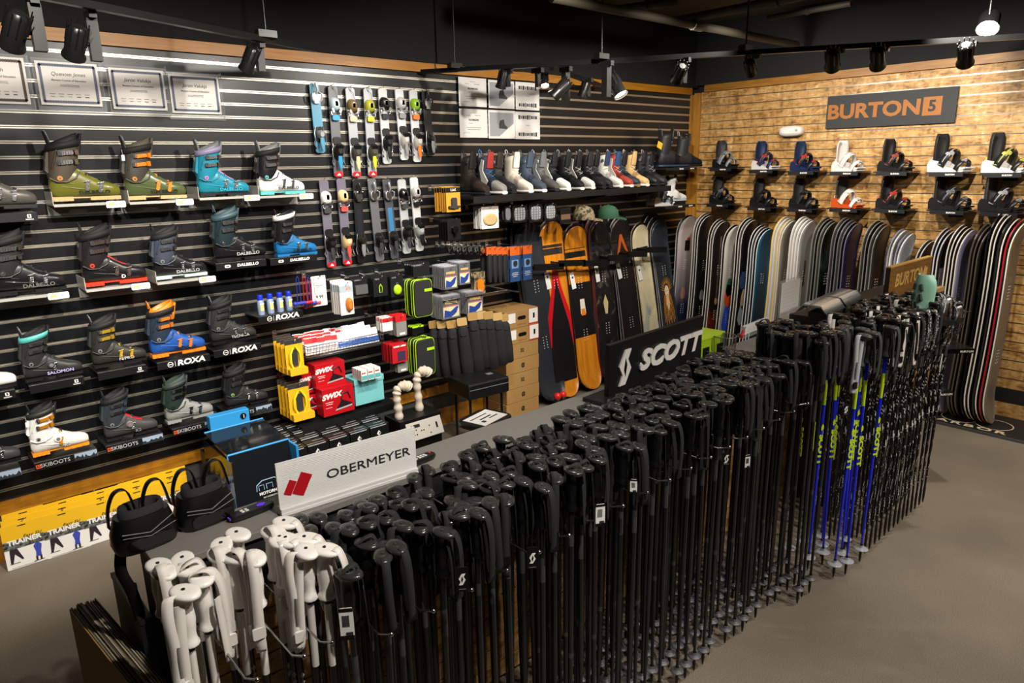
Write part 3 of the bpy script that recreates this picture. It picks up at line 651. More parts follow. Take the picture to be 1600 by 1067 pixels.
row1 = [(1133, 262, pb, mat('2b2b2e', .5), gryb, GRY, 'grey strapped binding with black highback'), (1196, 265, wb, navyb, navyb, mat('b5402c', .4), 'navy binding on a white tray with a red accent'),
        (1258, 267, navyb, mat('1d3154', .4), mat('14202e', .4), mat('c23a2a', .4), 'dark navy binding with red accents'), (1325, 268, wb, wb, mat('cfccc8', .4), WHT, 'all white binding'),
        (1399, 268, pb, pb, padk, mat('9b4a40', .4), 'black binding with silver buckle ring'), (1484, 269, wb, mat('222226', .45), padk, LGR, 'white tray binding with black highback edged white'),
        (1572, 270, wb, mat('2b2b2c', .5), padk, mat('b9bd5a', .4), 'white tray binding with dark highback at the far right')]
row2 = [(1128, 318, pb, pb, padk, GRY, 'black binding closest to the corner post'), (1193, 323, pb, pb, padk, DMET, 'plain black binding'), (1256, 325, pb, mat('202122', .5), mat('26292b', .5), DMET, 'black soft strap binding'),
        (1324, 325, org_b, mat('2f2f31', .5), wb, OFFW, 'orange tray binding with white straps'), (1396, 326, pb, pb, padk, mat('b5382e', .4), 'black binding with a red accent'),
        (1485, 328, pb, mat('232325', .5), padk, GRY, 'black binding with wide straps'), (1566, 331, pb, mat('39393a', .5), padk, LGR, 'black binding with leaning highback at the far right')]
for r, R_ in enumerate((row1, row2)):
    for i, (u, v, a, b, c, d, w_) in enumerate(R_):
        p = onB(u, v, .15)
        w0 = w_; w_ += (', upper row on the OSB wall', ', lower row on the OSB wall')[r]
        q = thing('binding_shelf', 'shelf under the '+w0+(', upper row', ', lower row')[r], 'display shelf', (0, p.y, p.z), 0, 'binding shelves on the OSB wall')
        MB().box((-.13, 0, -.004), (.2, .3, .008)).box((-.236, 0, -.016), (.006, .24, .032)).box((-.012, 0, -.03), (.006, .1, .07)).build('ledge', pb, q)
        text('BURTON', .016, WHT, q, (-.2402, -.03, -.017), (PI/2, 0, -PI/2), bold=.0008)
        snb_binding(w_, (-.135, p.y+.0, p.z+.002), -PI/2-.32, a, b, c, d, 'snowboard bindings on the OSB wall', 1.0 if i < 5 else 1.12)
# corner: tall black boot, clasped binding pair, white boot on small shelves at the end of the black wall
for lab, u, v, x_, in (('small black shelf in the corner under the tall dark boots', 1060, 262, .4), ('lower small black shelf in the corner under the white boot', 1058, 321, .4)):
    p = onA(u, v, .3); q = thing('binding_shelf', lab, 'display shelf', (p.x, 0, p.z), 0, 'corner shelves on the black wall')
    MB().box((.03, -.17, -.004), (.5, .3, .008)).box((.03, -.32, -.012), (.5, .006, .025)).build('ledge', pb, q)
    text('BURTON', .016, WHT, q, (.02, -.3235, -.012), bold=.0008); text('BURTON', .016, WHT, q, (.2, -.3235, -.012), bold=.0008)
p = onA(1060, 262, .3)
snb_boot('large matt black boot with blue stripe and yellow tag, in the corner', (p.x-.17, -.17, p.z+.004), -.35, bk, bk, mat('1f3345', .5), bk, bk, None, 'corner boots', 1, 1.12)
snb_boot('black boot behind the large one, against the corner post', (p.x+.16, -.16, p.z+.004), -.3, bk2, bk, bk, bk, LGR, None, 'corner boots', 0, 1.0)
o = tag(MB().box((0, 0, 0), (.07, .002, .06), 0, (0, .35, 0)).build('hang_tag', mat('e3a92b', .5)), 'yellow square tag hanging on the large black corner boot', 'tag'); o.location = onA(1031, 227, .3)
p = onA(1058, 321, .3)
snb_boot('white boot standing on the lower corner shelf', (p.x+.02, -.14, p.z+.03), -.3, wb, wb, mat('9fb0c0', .5), mat('3a3a3c', .5), GRY, None, 'corner boots', 1, .82)
snb_binding('white and black binding on the lower corner shelf', (p.x-.1, -.18, p.z), -.2, wb, gryb, padk, GRY, 'corner bindings', 1)
# ------------------------------------------------------------------ BURTON wall sign and emergency light
o = thing('wall_sign', 'dark rectangular BURTON sign with orange letters on the OSB wall', 'sign', (-.022, -1.955, 2.47))
MB().box((0, 0, 0), (.02, 1.04, .275)).build('sign_panel', mat('2a2b2c', .65, noise=.2), o)
ob = mat('9c5d12', .55, noise=.15, nscale=30)
text('BURTON', .165, ob, o, (-.0115, .125, -.005), (PI/2, 0, -PI/2), sx=1.15, bold=.006, ext=.001)
mb = MB(); mb.box((-.0115, -.345, -.0), (.003, .14, .145)); mb.build('logo_square', ob, o)
text('5', .12, mat('2a2b2c', .65), o, (-.0135, -.345, -.002), (PI/2, 0, -PI/2), bold=.004, ext=.001)
o = thing('emergency_light', 'white rounded emergency light high on the OSB wall', 'lamp', onB(1237, 205, .04))
MB().loft([[(-.02+dx, a, b) for a, b in sup(ry, rz, 18, 3)] for dx, ry, rz in ((.055, .11, .045), (.0, .115, .048), (-.025, .1, .04), (-.035, .07, .02))]).build('housing', WHT, o)
MB().disc((-.0555, -.07, .005), .012, .003, 'x').build('lens', LGR, o)

# ------------------------------------------------------------------ snowboards
def board_mesh(name, L, W, mats_, nose=.12, th=.009, holes=1, taper=.004):
    """mats: top, edge, base ; local x width, z up, top sheet faces -y, tips curve towards -y"""
    mb = MB(); N = 34; K = 4
    def hw(t):
        z = t*L; e = min(z, L-z); r = W*.52
        side = W/2-.008*math.sin(PI*min(1, max(0, (z-.2)/(L-.4))))
        if e < r: side = (W/2)*math.sqrt(max(0, 1-((r-e)/r)**2.3))
        return max(side, .004)
    ts = []
    for i in range(N+1):
        t = i/N; ts.append(.5-.5*math.cos(PI*t) if True else t)
    top = []; bot = []
    for t in ts:
        z = t*L; e = min(z, L-z); y = -.055*max(0, (.26-e)/.26)**2-.012*math.sin(PI*t)
        h = hw(t)
        top.append([(h*(-1+2*k/K), y, z) for k in range(K+1)]); bot.append([(h*(-1+2*k/K), y+th, z) for k in range(K+1)])
    vs = [p for r in top for p in r]; n1 = len(vs); vs += [p for r in bot for p in r]; fs = []; mi = []
    m = MB(); m.v = vs
    for i in range(N):
        for k in range(K):
            a = i*(K+1)+k; b = a+1; c = b+K+1; d = a+K+1
            m.f.append((a, b, c, d)); m.m.append(0); m.sm.append(True)
            m.f.append((a+n1, d+n1, c+n1, b+n1)); m.m.append(2); m.sm.append(True)
        for k in (0, K):
            a = i*(K+1)+k; d = a+K+1
            m.f.append((a, d, d+n1, a+n1)); m.m.append(1); m.sm.append(False)
    for i in (0, N):
        for k in range(K):
            a = i*(K+1)+k; m.f.append((a, a+1, a+1+n1, a+n1)); m.m.append(1); m.sm.append(False)
    return m.mesh(name, mats_)
def insert_holes(L, m=WHT):
    mb = MB()
    for z0 in (.34, .66):
        for s in (-1, 1):
            for k in range(5): mb.disc((s*.02, -.0135, L*z0+(k-2)*.024), .0042, .003, 'y', seg=6)
    return mb.mesh('insert_holes', [m])
HOLES = insert_holes(1.55)
def snowboard(label, x, y, z, L, W, top, edge, base, rz=0, lean=0, roll=0, group=None, decos=(), holes=1):
    me = board_mesh('deck', L, W, [top, edge, base])
    o = thing('snowboard', label, 'snowboard', (x, y, z), 0, group)
    o.rotation_mode = 'QUATERNION'
    o.rotation_quaternion = (Matrix.Rotation(rz, 4, 'Z') @ Matrix.Rotation(roll, 4, 'Y') @ Matrix.Rotation(lean, 4, 'X')).to_quaternion()
    d = bpy.data.objects.new('deck', me); COL.objects.link(d); d.parent = o
    if holes:
        h = bpy.data.objects.new('insert_holes', HOLES); COL.objects.link(h); h.parent = o; h.scale = (1, 1, L/1.55)
    for f in decos: f(o, L, W)
    return o
kedge = mat('cfcbc4', .4); dedge = mat('2a2a2c', .4); kbase = mat('1b1b1d', .35)
amber = ramp_mat('amber_veneer', [(.2, 'b5660f'), (.5, 'd07f17'), (.8, 'e09a2c')], scale=(26, 26, 1), tex=2, detail=5, dist=.6, rough=.3, coat=.4)
blackdk = mat('111113', .35, coat=.2); slated = mat('262a31', .35, coat=.2)
def deco_poly(pts, m, nm='graphic', y=-.0126):
    return lambda o, L, W: MB().prism([(a*W, b*L) for a, b in pts], y-.0012, y).build(nm, m, o)
def deco_text(s, size, x, z, m, sx=1, rot=0): return lambda o, L, W: text(s, size, m, o, (x*W, -.0145, z*L), (PI/2, rot, 0), bold=size*.02, sx=sx)
def price(o, L, W): MB().box((-W*.34, -.02, L*.68), (.055, .002, .15), 0, (0, -.12, 0)).box((-W*.34, -.0215, L*.7), (.02, .001, .02), 1).build('price_tag', [PAPER, DGR], o)
def head(o, L, W):   # flaming lady portrait
    gold = mat('c78a2a', .5); mb = MB(); zc = L*.5
    for i in range(13):
        a = PI*i/12; mb.prism([(.045*math.cos(a-.09), zc+.03+.07*math.sin(a-.09)), (.1*math.cos(a), zc+.05+.12*math.sin(a)), (.045*math.cos(a+.09), zc+.03+.07*math.sin(a+.09))], -.0136, -.0126)
    mb.prism([(-.05, zc+.08), (.05, zc+.08), (.075, zc-.05), (.085, zc-.28), (.03, zc-.22), (-.03, zc-.22), (-.085, zc-.28), (-.075, zc-.05)], -.0134, -.0126, 1)
    for i in range(9): x = -.075+i*.019; mb.tube([(x*.6, -.0136, zc-.02), (x, -.0136, zc-.17), (x*1.1, -.0136, zc-.3-.03*(i % 2))], .0028, 4, 0)
    mb.prism([(.035*math.cos(2*PI*i/14), zc+.015+.062*math.sin(2*PI*i/14)) for i in range(14)], -.0146, -.0126, 2)
    mb.prism([(-.02, zc-.04), (.02, zc-.04), (.028, zc-.12), (0, zc-.2), (-.028, zc-.12)], -.0142, -.0126, 2)
    for s in (-1, 1): mb.box((s*.015, -.015, zc+.02), (.014, .001, .005), 3)
    mb.box((0, -.015, zc-.022), (.016, .001, .006), 4)
    mb.build('portrait_graphic', [gold, mat('5b2c14', .5), mat('ead9b4', .5), BLK, mat('7c2018', .5)], o)
wedge = deco_poly([(-.07, .75), (.07, .75), (.2, .63), (.48, .47), (.48, .3), (-.48, .3), (-.48, .47), (-.2, .63)], RED)
wedge2 = deco_poly([(0, .68), (.08, .62), (.36, .42), (.46, .28), (.46, .1), (.3, .03), (-.3, .03), (-.46, .1), (-.46, .28), (-.36, .42), (-.08, .62)], blackdk, y=-.0142)
camo_b = ramp_mat('dark_marble', [(.35, '121113'), (.55, '1f1b1b'), (.6, '55504a'), (.64, '1d1818')], scale=(1, 1, .7), tex=5, detail=7, dist=1.5, rough=.3)
creamb = ramp_mat('cream_marble', [(.3, '8a96a2'), (.42, 'c9bd9d'), (.6, 'd9cca4')], scale=(1, 1, .6), tex=4, detail=6, dist=1.2, rough=.35)
oband = deco_poly([(-.49, .66), (.49, .66), (.49, .33), (-.49, .33)], blackdk)
tri = deco_poly([(-.3, .78), (0, .93), (.3, .78), (.14, .8), (0, .86), (-.14, .8)], mat('b9541e', .5))
A_B = [  # top px, bottom px, w, L, n, top material, edge, decos, label
 ((822, 355), (872, 628), .30, 1.57, 3, slated, mat('3c3f44', .4), (), 'slate black snowboard leaning beside the cardboard boxes'),
 ((857, 352), (897, 622), .30, 1.57, 2, amber, amber, (wedge, wedge2, deco_text('Arbor', .05, 0, .45, YEL), price), 'orange wood snowboard with red and black wedge graphic'),
 ((895, 358), (921, 606), .285, 1.51, 2, amber, amber, (oband, deco_poly([(-.1, .56), (.1, .56), (.12, .47), (-.12, .47)], OFFW, y=-.0142), deco_poly([(-.08, .5), (.08, .5), (.1, .46), (-.1, .46)], ORG, y=-.0152), price), 'orange wood snowboard with black middle band'),
 ((935, 348), (968, 600), .285, 1.54, 4, camo_b, mat('c2301f', .4), (price, deco_poly([(-.12, .5), (0, .55), (.12, .5), (.06, .43), (-.06, .43)], mat('c9b98a', .5))), 'black marbled snowboard with red edges'),
 ((965, 345), (993, 590), .28, 1.54, 3, mat('1d1714', .35), kedge, (tri, price, deco_text('A', .035, .3, .72, WHT)), 'brown black snowboard with orange triangle'),
 ((996, 354), (1021, 580), .25, 1.46, 2, creamb, mat('cdb98b', .5), (price,), 'cream snowboard with faint blue marbling'),
 ((1027, 352), (1050, 572), .27, 1.47, 4, slated, kedge, (head,), 'black snowboard with a golden flaming portrait'),
]
for k, (tp, bp_, W_, L_, n, top, edge, decos, lab) in enumerate(A_B):
    T = onA(*tp, .06); Bp = onZ(*bp_, .02)
    if k > 3: Bp = Vector((T.x-.0+.085, -.28, .02))
    if k <= 3: Bp = Vector((Bp.x, -.28, .02))
    dx, dz, dy = T.x-Bp.x, T.z-Bp.z, T.y-Bp.y
    lean = -math.atan2(dy, dz); roll = math.atan2(dx, dz)
    for i in range(n):
        back = n-1-i if i else 0
        if i == 0: snowboard(lab+', in front of the black slat wall', Bp.x, Bp.y, .022, L_, W_, top, edge, kbase, 0, lean, roll, 'snowboards leaning on the black wall', decos)
        else: snowboard('board tucked behind the '+lab+(', next in' if i == 1 else ', further back' if i == 2 else ', innermost'), Bp.x-.018*i, Bp.y+.032*i, .022+.03*i, L_-.005, W_, [blackdk, slated, mat('2a2422', .4)][(i+k) % 3], edge, kbase, 0, lean*.85, roll, 'snowboards leaning on the black wall', (), 0)
# display arms holding the boards
for k, (u, v, w_) in enumerate(((858, 417, .36), (894, 411, .34), (932, 411, .36), (966, 403, .3), (996, 397, .3), (1026, 390, .33))):
    p = onA(u, v, .22); o = thing('board_strap_arm', 'flat black arm across the '+('orange wedge board', 'orange banded board', 'black marbled board', 'orange triangle board', 'cream board', 'portrait board')[k], 'display arm', p, 0, 'arms holding the snowboards upright')
    MB().box((0, 0, 0), (w_, .012, .055), 0, (0, .08, 0)).build('arm', BLK, o)
    MB().box((-w_/2+.01, .1, .01), (.012, .2, .03)).build('bracket', BLK, o)
# the rack along the OSB wall: boards stand on edge to the wall, one behind the other
def gmat(nm, a, b=None, c=None): return ramp_mat(nm, [(.0, a), (.45, b or a), (.9, c or b or a)], kind='z', scale=(1, 1, .65), tex=3, dist=.25, detail=4, rough=.35, coat=.2)
blob = lambda c, x, z, r: deco_poly([(x+r*math.cos(i*.7)*(1+.25*math.sin(i*3.1)), z+r*.28*math.sin(i*.7)*(1+.2*math.cos(i*2.3))) for i in range(9)], mat(c, .45))
GB = [ # px of front board top centre, n, W, top mat, edge, base colour words, decos
 (1078, 337, 2, .29, gmat('g1', '1b2b4c', '1c2440', 'b8a8a4'), mat('b9bcc4', .4), 'pinkish grey fading to navy', (blob('a87a62', .0, .45, .16), deco_poly([(-.1, .83), (.2, .83), (.2, .76), (-.1, .76)], BLK), deco_poly([(0, .85), (.2, .85), (.2, .83), (0, .83)], redb))),
 (1108, 336, 3, .28, blackdk, kedge, 'plain black', (blob('8d8a86', .0, .45, .14),)),
 (1131, 345, 3, .27, ramp_mat('g3', [(.0, '7c2417'), (.3, '5c1d14'), (.36, '19150f'), (1, '1b1b1b')], kind='z', scale=(1, 1, .65), rough=.35), kedge, 'black with a grey stripe and dark red tail', (deco_poly([(-.04, .95), (.04, .95), (.04, .46), (-.04, .46)], mat('6d685f', .5)), blob('c9a06a', 0, .44, .1))),
 (1150, 352, 2, .26, gmat('g4', '1d3fae', '8b8780', 'c9c5ba'), kedge, 'pale grey with orange and blue art', (blob('e0531e', 0, .5, .3), blob('2d55c8', 0, .33, .35), blob('2e5c46', 0, .56, .25))),
 (1176, 343, 3, .28, blackdk, kedge, 'black with blue ice art and cream figure', (blob('33507e', -.2, .6, .22), blob('d6b489', .0, .47, .26), blob('a9adb0', -.1, .36, .25))),
 (1200, 357, 4, .27, gmat('g6', '142c3c', '1b3b50', '2c5f77'), mat('dde0e2', .4), 'deep teal', ()),
 (1237, 344, 4, .28, mat('88806f', .4, noise=.15), mat('dcd2bf', .4), 'taupe with cream edges', ()),
 (1266, 344, 4, .28, mat('a5a19a', .4), mat('e3e1dc', .4), 'light grey with white edges', (deco_text('LIGHTNING', .045, .0, .68, DGR, 1, PI/2),)),
 (1301, 346, 4, .28, ramp_mat('g9', [(.4, '0d0f10'), (.55, '1c2a22'), (.62, '44504a'), (.66, '0d0f10')], tex=3, detail=5, dist=1, rough=.3), mat('77786f', .4), 'black and dark green marbled', ()),
 (1337, 348, 5, .28, mat('282244', .35, noise=.2), mat('6c6870', .4), 'deep purple', ()),
 (1381, 351, 4, .28, mat('37332e', .4, noise=.2), mat('7d7a72', .4), 'dark olive brown', ()),
 (1420, 364, 4, .27, mat('cdd6e3', .35), mat('e6e9ef', .4), 'pale ice blue', ()),
 (1450, 376, 2, .26, mat('3a3432', .4), mat('b9b5b0', .4), 'short charcoal', ()),
 (1483, 360, 3, .28, mat('2a2523', .4), mat('c9c6cc', .4), 'brown black with silver edges', (deco_poly([(-.3, .8), (.3, .8), (.3, .3), (-.3, .3)], mat('c9c6c0', .4)),)),
 (1513, 358, 4, .28, mat('a8a3c6', .35), mat('e3dccd', .4), 'lavender with cream edges', ()),
 (1545, 354, 3, .28, mat('29221c', .4, noise=.2), mat('5c4f42', .4), 'dark walnut brown', ()),
 (1594, 346, 7, .28, mat('6d6359', .4, noise=.15), mat('e6dfce', .4), 'grey brown with cream edges at the right end', ()),
]
inner = [blackdk, mat('d9d4cc', .4), mat('46433f', .4), mat('8f1d24', .4), slated]
for k, (u, v, n, W_, top, edge, words, decos) in enumerate(GB):
    T = onB(u, v, .2); L_ = T.z-.01+(.012)
    for i in range(n):
        lab = words+' snowboard, front of its rack slot' if i == 0 else ORD[i]+' board behind the '+words+' one'
        e = edge
        if k == 6: e = YEL if i in (1, 3) else edge
        if k == 16: e = [edge, RED, edge, blackdk, edge, edge, blackdk, edge][i]
        if k == 11: e = mat('3a4566', .4) if i % 2 else edge
        snowboard(lab, -.32, T.y+.0+(.026 if k > 11 else .031)*i, .03, min(1.66, L_+.012*i-.03), W_, top if i == 0 else inner[(i+k) % 2*2 if k not in (6, 7, 11) else 1], e, kbase, 0, -.0, .055+.004*i, 'snowboards in the rack along the OSB wall', decos if i == 0 else (), 1 if i == 0 else 0)
# mat under the rack
mt = thing('rack_mat', 'black mat lettered ARBOR under the rack by the OSB wall', 'mat', (-.29, -3.4, 0))
MB().box((0, 0, .009), (.5, 3.3, .018)).build('mat_board', mat('151619', .55, noise=.3, nscale=12), mt)
MB().box((-.255, 0, .01), (.012, 3.3, .02)).build('edge_strip', mat('4a4a4c', .5), mt)
beige = mat('c9b894', .6)
text('ARBOR', .085, beige, mt, (-.18, .4, .0188), (0, 0, -PI/2), sx=1.5, bold=.002, sp=1.25)
for yy in (.52, .28): MB().add(*[[(b*1.0-.02, a+yy, .0192) for a, _, b in annulus(.13, .122, 0, 0, 0, 28)[0]], annulus(.13, .122, 0, 0, 0, 28)[1]]).build('ring_print', beige, mt)
o = tag(MB().box((-.28, -1.66, .02), (.5, .035, .04)).build('rack_rail', mat('8a7656', .6)), 'light wooden batten on the floor at the end of the rack mat', 'batten')
# ------------------------------------------------------------------ hanging goods on the black wall
def peg(x, z, L, label):
    o = thing('display_hook', label, 'hook', (x, 0, z), 0, 'wire hooks on the black slat wall')
    MB().tube([(0, -.008, 0), (0, -L, 0), (0, -L-.012, .012)], .0028, 6).ball((0, -L-.012, .014), .005).build('rod', MET, o)
    MB().box((0, -.01, 0), (.03, .004, .05)).build('hook_plate', MET, o)
    return o
def packs(rect, d, n, step, label, build, group, cat='package', name='product_pack', skew=.0, hook=1):
    """n packs on one hook; rect = pixel box of the front pack on the plane d in front of the wall"""
    u0, v0, u1, v1 = rect
    a = onA((u0+u1)/2, v0, d); b = onA((u0+u1)/2, v1, d); l = onA(u0, (v0+v1)/2, d); r = onA(u1, (v0+v1)/2, d)
    w = r.x-l.x; h = (a-b).length; x = (l.x+r.x)/2; z = b.z
    proto = None; b2 = label.replace(', frontmost on its hook', '').replace(', frontmost', '').replace('front of the', 'on the')
    for i in range(n):
        lab = label if i == 0 else (b2+', '+ORD[i]+' from the front')
        if proto is None:
            proto = thing(name, lab, cat, (x, -d, z), 0, group); build(proto, w, h); bpy.context.view_layer.update()
            KIDS[proto.name] = list(proto.children)
        else: dup(proto, (x+random.uniform(-.004, .004), -d+step*i, z+random.uniform(-.003, .003)), random.uniform(-.03, .03), lab)
    if hook: peg(x, z+h-.012, d+.02, 'wire hook for the '+b2)
def card(m, top=None, body=None, lines=2, hole=1):
    def f(o, w, h):
        MB().box((0, 0, h/2), (w, .002, h), 0, None, .004).build('backing_card', m, o)
        if top: MB().box((0, -.0014, h*.86), (w*.96, .001, h*.22)).build('header', top, o)
        if body: body(o, w, h)
    return f
def blob_body(m, rx=.4, rz=.3, cz=.42, th=.02, e=2.2):
    def f(o, w, h): MB().loft([[(a, -.002-q*th, cz*h+b) for a, b in sup(rx*w*s, rz*h*s, 14, e)] for q, s in ((0, 1), (.5, .98), (1, .75))]).build('product', m, o)
    return f
blister = mat('c9d0d4', .1, alpha=.22)
def gold_pack(o, w, h):
    MB().box((0, 0, h/2), (w, .003, h)).build('backing_card', mat('c98d2b', .45), o)
    MB().box((0, -.002, h*.88), (w, .001, h*.2)).build('header', BLK, o); text('LUX', w*.2, WHT, o, (0, -.0032, h*.88), bold=.0005)
    MB().box((0, -.01, h*.35), (w*.35, .02, h*.45), 0, None, .01).box((0, -.012, h*.2), (w*.8, .016, h*.1), 0, None, .006).build('product', DGR, o)
packs((697, 292, 719, 331), .3, 6, .028, 'gold and black buckle pack, frontmost on its hook', gold_pack, 'gold packs')
packs((699, 342, 720, 375), .3, 5, .028, 'black pad pack below the gold packs, frontmost', card(BLK, None, lambda o, w, h: MB().box((0, -.012, h*.5), (w*.4, .02, h*.3), 0, None, .01).box((0, -.01, h*.35), (w*.15, .02, h*.35)).build('product', mat('050506', .3), o)), 'black packs')
packs((752, 322, 779, 357), .3, 7, .016, 'white pad pack with tan oval pad, frontmost', card(PAPER, mat('d8c6c0', .6), blob_body(tan, .42, .28, .4, .008)), 'tan pad packs')
def stomp(o, w, h):
    MB().box((0, 0, h/2), (w, .01, h), 0, None, .008).build('tray', BLK, o)
    mb = MB()
    for i in range(4):
        for j in range(5): mb.ball(((i-1.5)*w*.18, -.006, h*.5+(j-2)*h*.14), w*.07, sy=.5, n=4, seg=6)
    MB().loft([[(a, -.006, h/2+b) for a, b in sup(w*.4, h*.4, 16, 2.6)], [(a, -.009, h/2+b) for a, b in sup(w*.37, h*.37, 16, 2.6)]]).build('product', GRY, o)
    mb.build('studs', LGR, o)
for i, r in enumerate(((788, 322, 798, 347), (800, 321, 823, 348), (826, 319, 847, 347), (850, 318, 869, 345))):
    packs(r, .3, 2, .04, 'black framed stomp pad'+[' at the left end', ', second from the left', ', third from the left', ' at the right end'][i]+', under the boot shelf', stomp, 'stomp pads', 'pad', 'stomp_pad')
packs((875, 325, 892, 348), .3, 2, .03, 'black pouch with brown label under the boot shelf', card(BLK, None, lambda o, w, h: MB().box((0, -.003, h*.4), (w*.85, .002, h*.35)).build('label_patch', mat('6a4c38', .6), o)), 'pouches')
def cap(label, u, v, m, brim, front=None):
    p = onA(u, v, .3); o = thing('baseball_cap', label, 'cap', p, -.9, 'caps under the boot shelf')
    MB().lathe([(.085, 0), (.088, .03), (.08, .07), (.06, .1), (.03, .115), (.004, .118)], sx=1.1, seg=20).build('crown', m, o)
    rings = []
    for x, w, z in ((.06, .075, .012), (.1, .07, .008), (.14, .055, .0), (.165, .02, -.008)): rings.append([(x, -w, z-.008), (x, 0, z+.006), (x, w, z-.008), (x, w, z-.011), (x, 0, z+.003), (x, -w, z-.011)])
    MB().loft(rings, sm=False).build('visor', brim, o)
    if front: MB().disc((.086, 0, .055), .018, .004, 'x').build('emblem', front, o)
    MB().ball((0, 0, .119), .007).build('button', brim, o)
camo = ramp_mat('camouflage', [(.35, '2c2a20'), (.45, '6b5a3c'), (.52, '8b7d60'), (.62, '3a3c2a')], tex=22, detail=3, rough=.8, interp='CONSTANT')
cap('camouflage cap hanging under the boot shelf', 912, 343, camo, camo)
cap('green cap with round white emblem under the boot shelf', 950, 341, mat('2f5a41', .8), mat('2a523b', .8), OFFW)
peg(onA(912, 330, .1).x, onA(912, 326, .1).z, .16, 'wire hook holding the camouflage cap'); peg(onA(950, 330, .1).x, onA(950, 325, .1).z, .16, 'wire hook holding the green cap')
# blue cans on the lettered shelf
for i, (u, v) in enumerate(((409, 493), (424, 492), (439, 490), (453, 488))):
    p = onA(u, v, .17); o = thing('spray_can', ['leftmost', 'second from the left', 'third from the left', 'rightmost'][i]+' blue spray can on the lettered shelf', 'spray can', (p.x, -.17, onA(438, 490, .2).z+.006), 0, 'four blue spray cans')
    MB().lathe([(.02, 0), (.021, .003), (.021, .085), (.017, .094), (.0165, .096)]).build('can', mat('8fa3c4', .35, .2), o)
    MB().lathe([(.0175, .094), (.0178, .122), (.016, .127), (.003, .128)]).build('cap', mat('1b2fb4', .3), o)
    MB().box((0, -.0212, .05), (.022, .001, .045)).build('label_print', mat('d9c27a', .5), o); MB().box((.002, -.0214, .072), (.026, .001, .007)).build('label_band', PAPER, o)
# red and blue sharpener tools with straps
for i, (u, v, m) in enumerate(((468, 474, mat('2233a0', .5)), (478, 473, RED), (485, 474, mat('2233a0', .5)), (491, 474, mat('d8351f', .4)), (484, 478, mat('d8351f', .4)), (496, 472, mat('d8351f', .4)))):
    p = onA(u, v, .28-.02*i); o = thing('ski_strap_tool', ['blue', 'red', 'second blue', 'second red', 'front orange red', 'rightmost red'][i]+' strapped tool hanging left of the price card', 'tool', p, 0, 'red and blue strapped tools')
    MB().tube([(-.03, 0, 0), (.045, 0, 0)], .011, 10).ball((-.03, 0, 0), .016).build('handle', m, o)
    MB().ribbon([(-.012, 0, .008), (-.008, 0, .16), (0, 0, .175), (.008, 0, .16), (.012, 0, .008)], .006, (0, 1, 0), .0012).build('strap', m, o)
packs((487, 431, 510, 478), .22, 1, .02, 'white price card reading 9.99 beside the red tools', card(PAPER, None, lambda o, w, h: (text('9.99', w*.3, DGR, o, (0, -.0024, h*.3), bold=.0005), MB().box((0, -.0015, h*.68), (w*.5, .0006, .004)).box((0, -.0015, h*.62), (w*.3, .0006, .003)).build('print_lines', GRY, o))), 'price cards', 'sign', 'price_card')
def cork(o, w, h):
    MB().box((0, 0, h/2), (w, .002, h)).build('backing_card', PAPER, o); MB().box((0, -.0016, h*.8), (w, .001, h*.2)).build('header', mat('a9b9c2', .5), o)
    text('SCS', w*.22, ORG, o, (w*.15, -.0024, h*.8), bold=.0004)
    MB().loft([[(a+w*.12, -.003-q, h*.32+b) for a, b in sup(rx, rz, 12, 2.2)] for q, rx, rz in ((0, w*.25, h*.22), (.02, w*.24, h*.2), (.028, w*.12, h*.12))]).build('product', mat('d9772a', .6), o)
packs((531, 441, 552, 492), .3, 7, .022, 'pale pack with orange scraper, frontmost on its hook', cork, 'orange scraper packs')
def blackcard(words, tagm=None, kind=0):
    def f(o, w, h):
        MB().box((0, 0, h/2), (w, .002, h)).build('backing_card', mat('17181a', .4), o)
        text(words, w*.13, LGR, o, (-w*.2, -.0014, h*.85))
        if kind == 0: MB().box((0, -.008, h*.35), (w*.9, .014, h*.5), 0, None, .004).build('product', mat('77797a', .25, alpha=.5), o)
        if kind == 1: MB().tube([(0, -.004, h*.6), (-.012, -.006, h*.45), (-.01, -.006, h*.2), (.01, -.006, h*.2), (.012, -.006, h*.45), (0, -.004, h*.6)], .003, 6).build('product', LIME, o)
        if kind == 2:
            MB().loft([[(a, -.004-q, h*.3+b) for a, b in sup(rx, rx*1.2, 14, 2)] for q, rx in ((0, w*.3), (.012, w*.28), (.016, w*.15))]).build('product', LIME, o)
            MB().tube([(-.008, -.008, h*.45), (-.006, -.008, h*.62), (.006, -.008, h*.62), (.008, -.008, h*.45)], .0016, 5).build('cord', GRY, o)
    return f
packs((553, 433, 574, 462), .26, 4, .02, 'black card with clear bag, frontmost', blackcard('GOGGLE'), 'black card packs')
packs((583, 431, 605, 463), .27, 5, .026, 'black card with slim lime tool, frontmost', blackcard('TOOL', kind=1), 'lime tool packs')
packs((610, 428, 630, 463), .28, 6, .024, 'black card with round lime lock, frontmost', blackcard('LOCK', kind=2), 'lime lock packs')
packs((645, 411, 671, 431), .3, 6, .022, 'plain black card above the lime edged cases, frontmost', blackcard('RUNNER', kind=5), 'black cards above the cases')
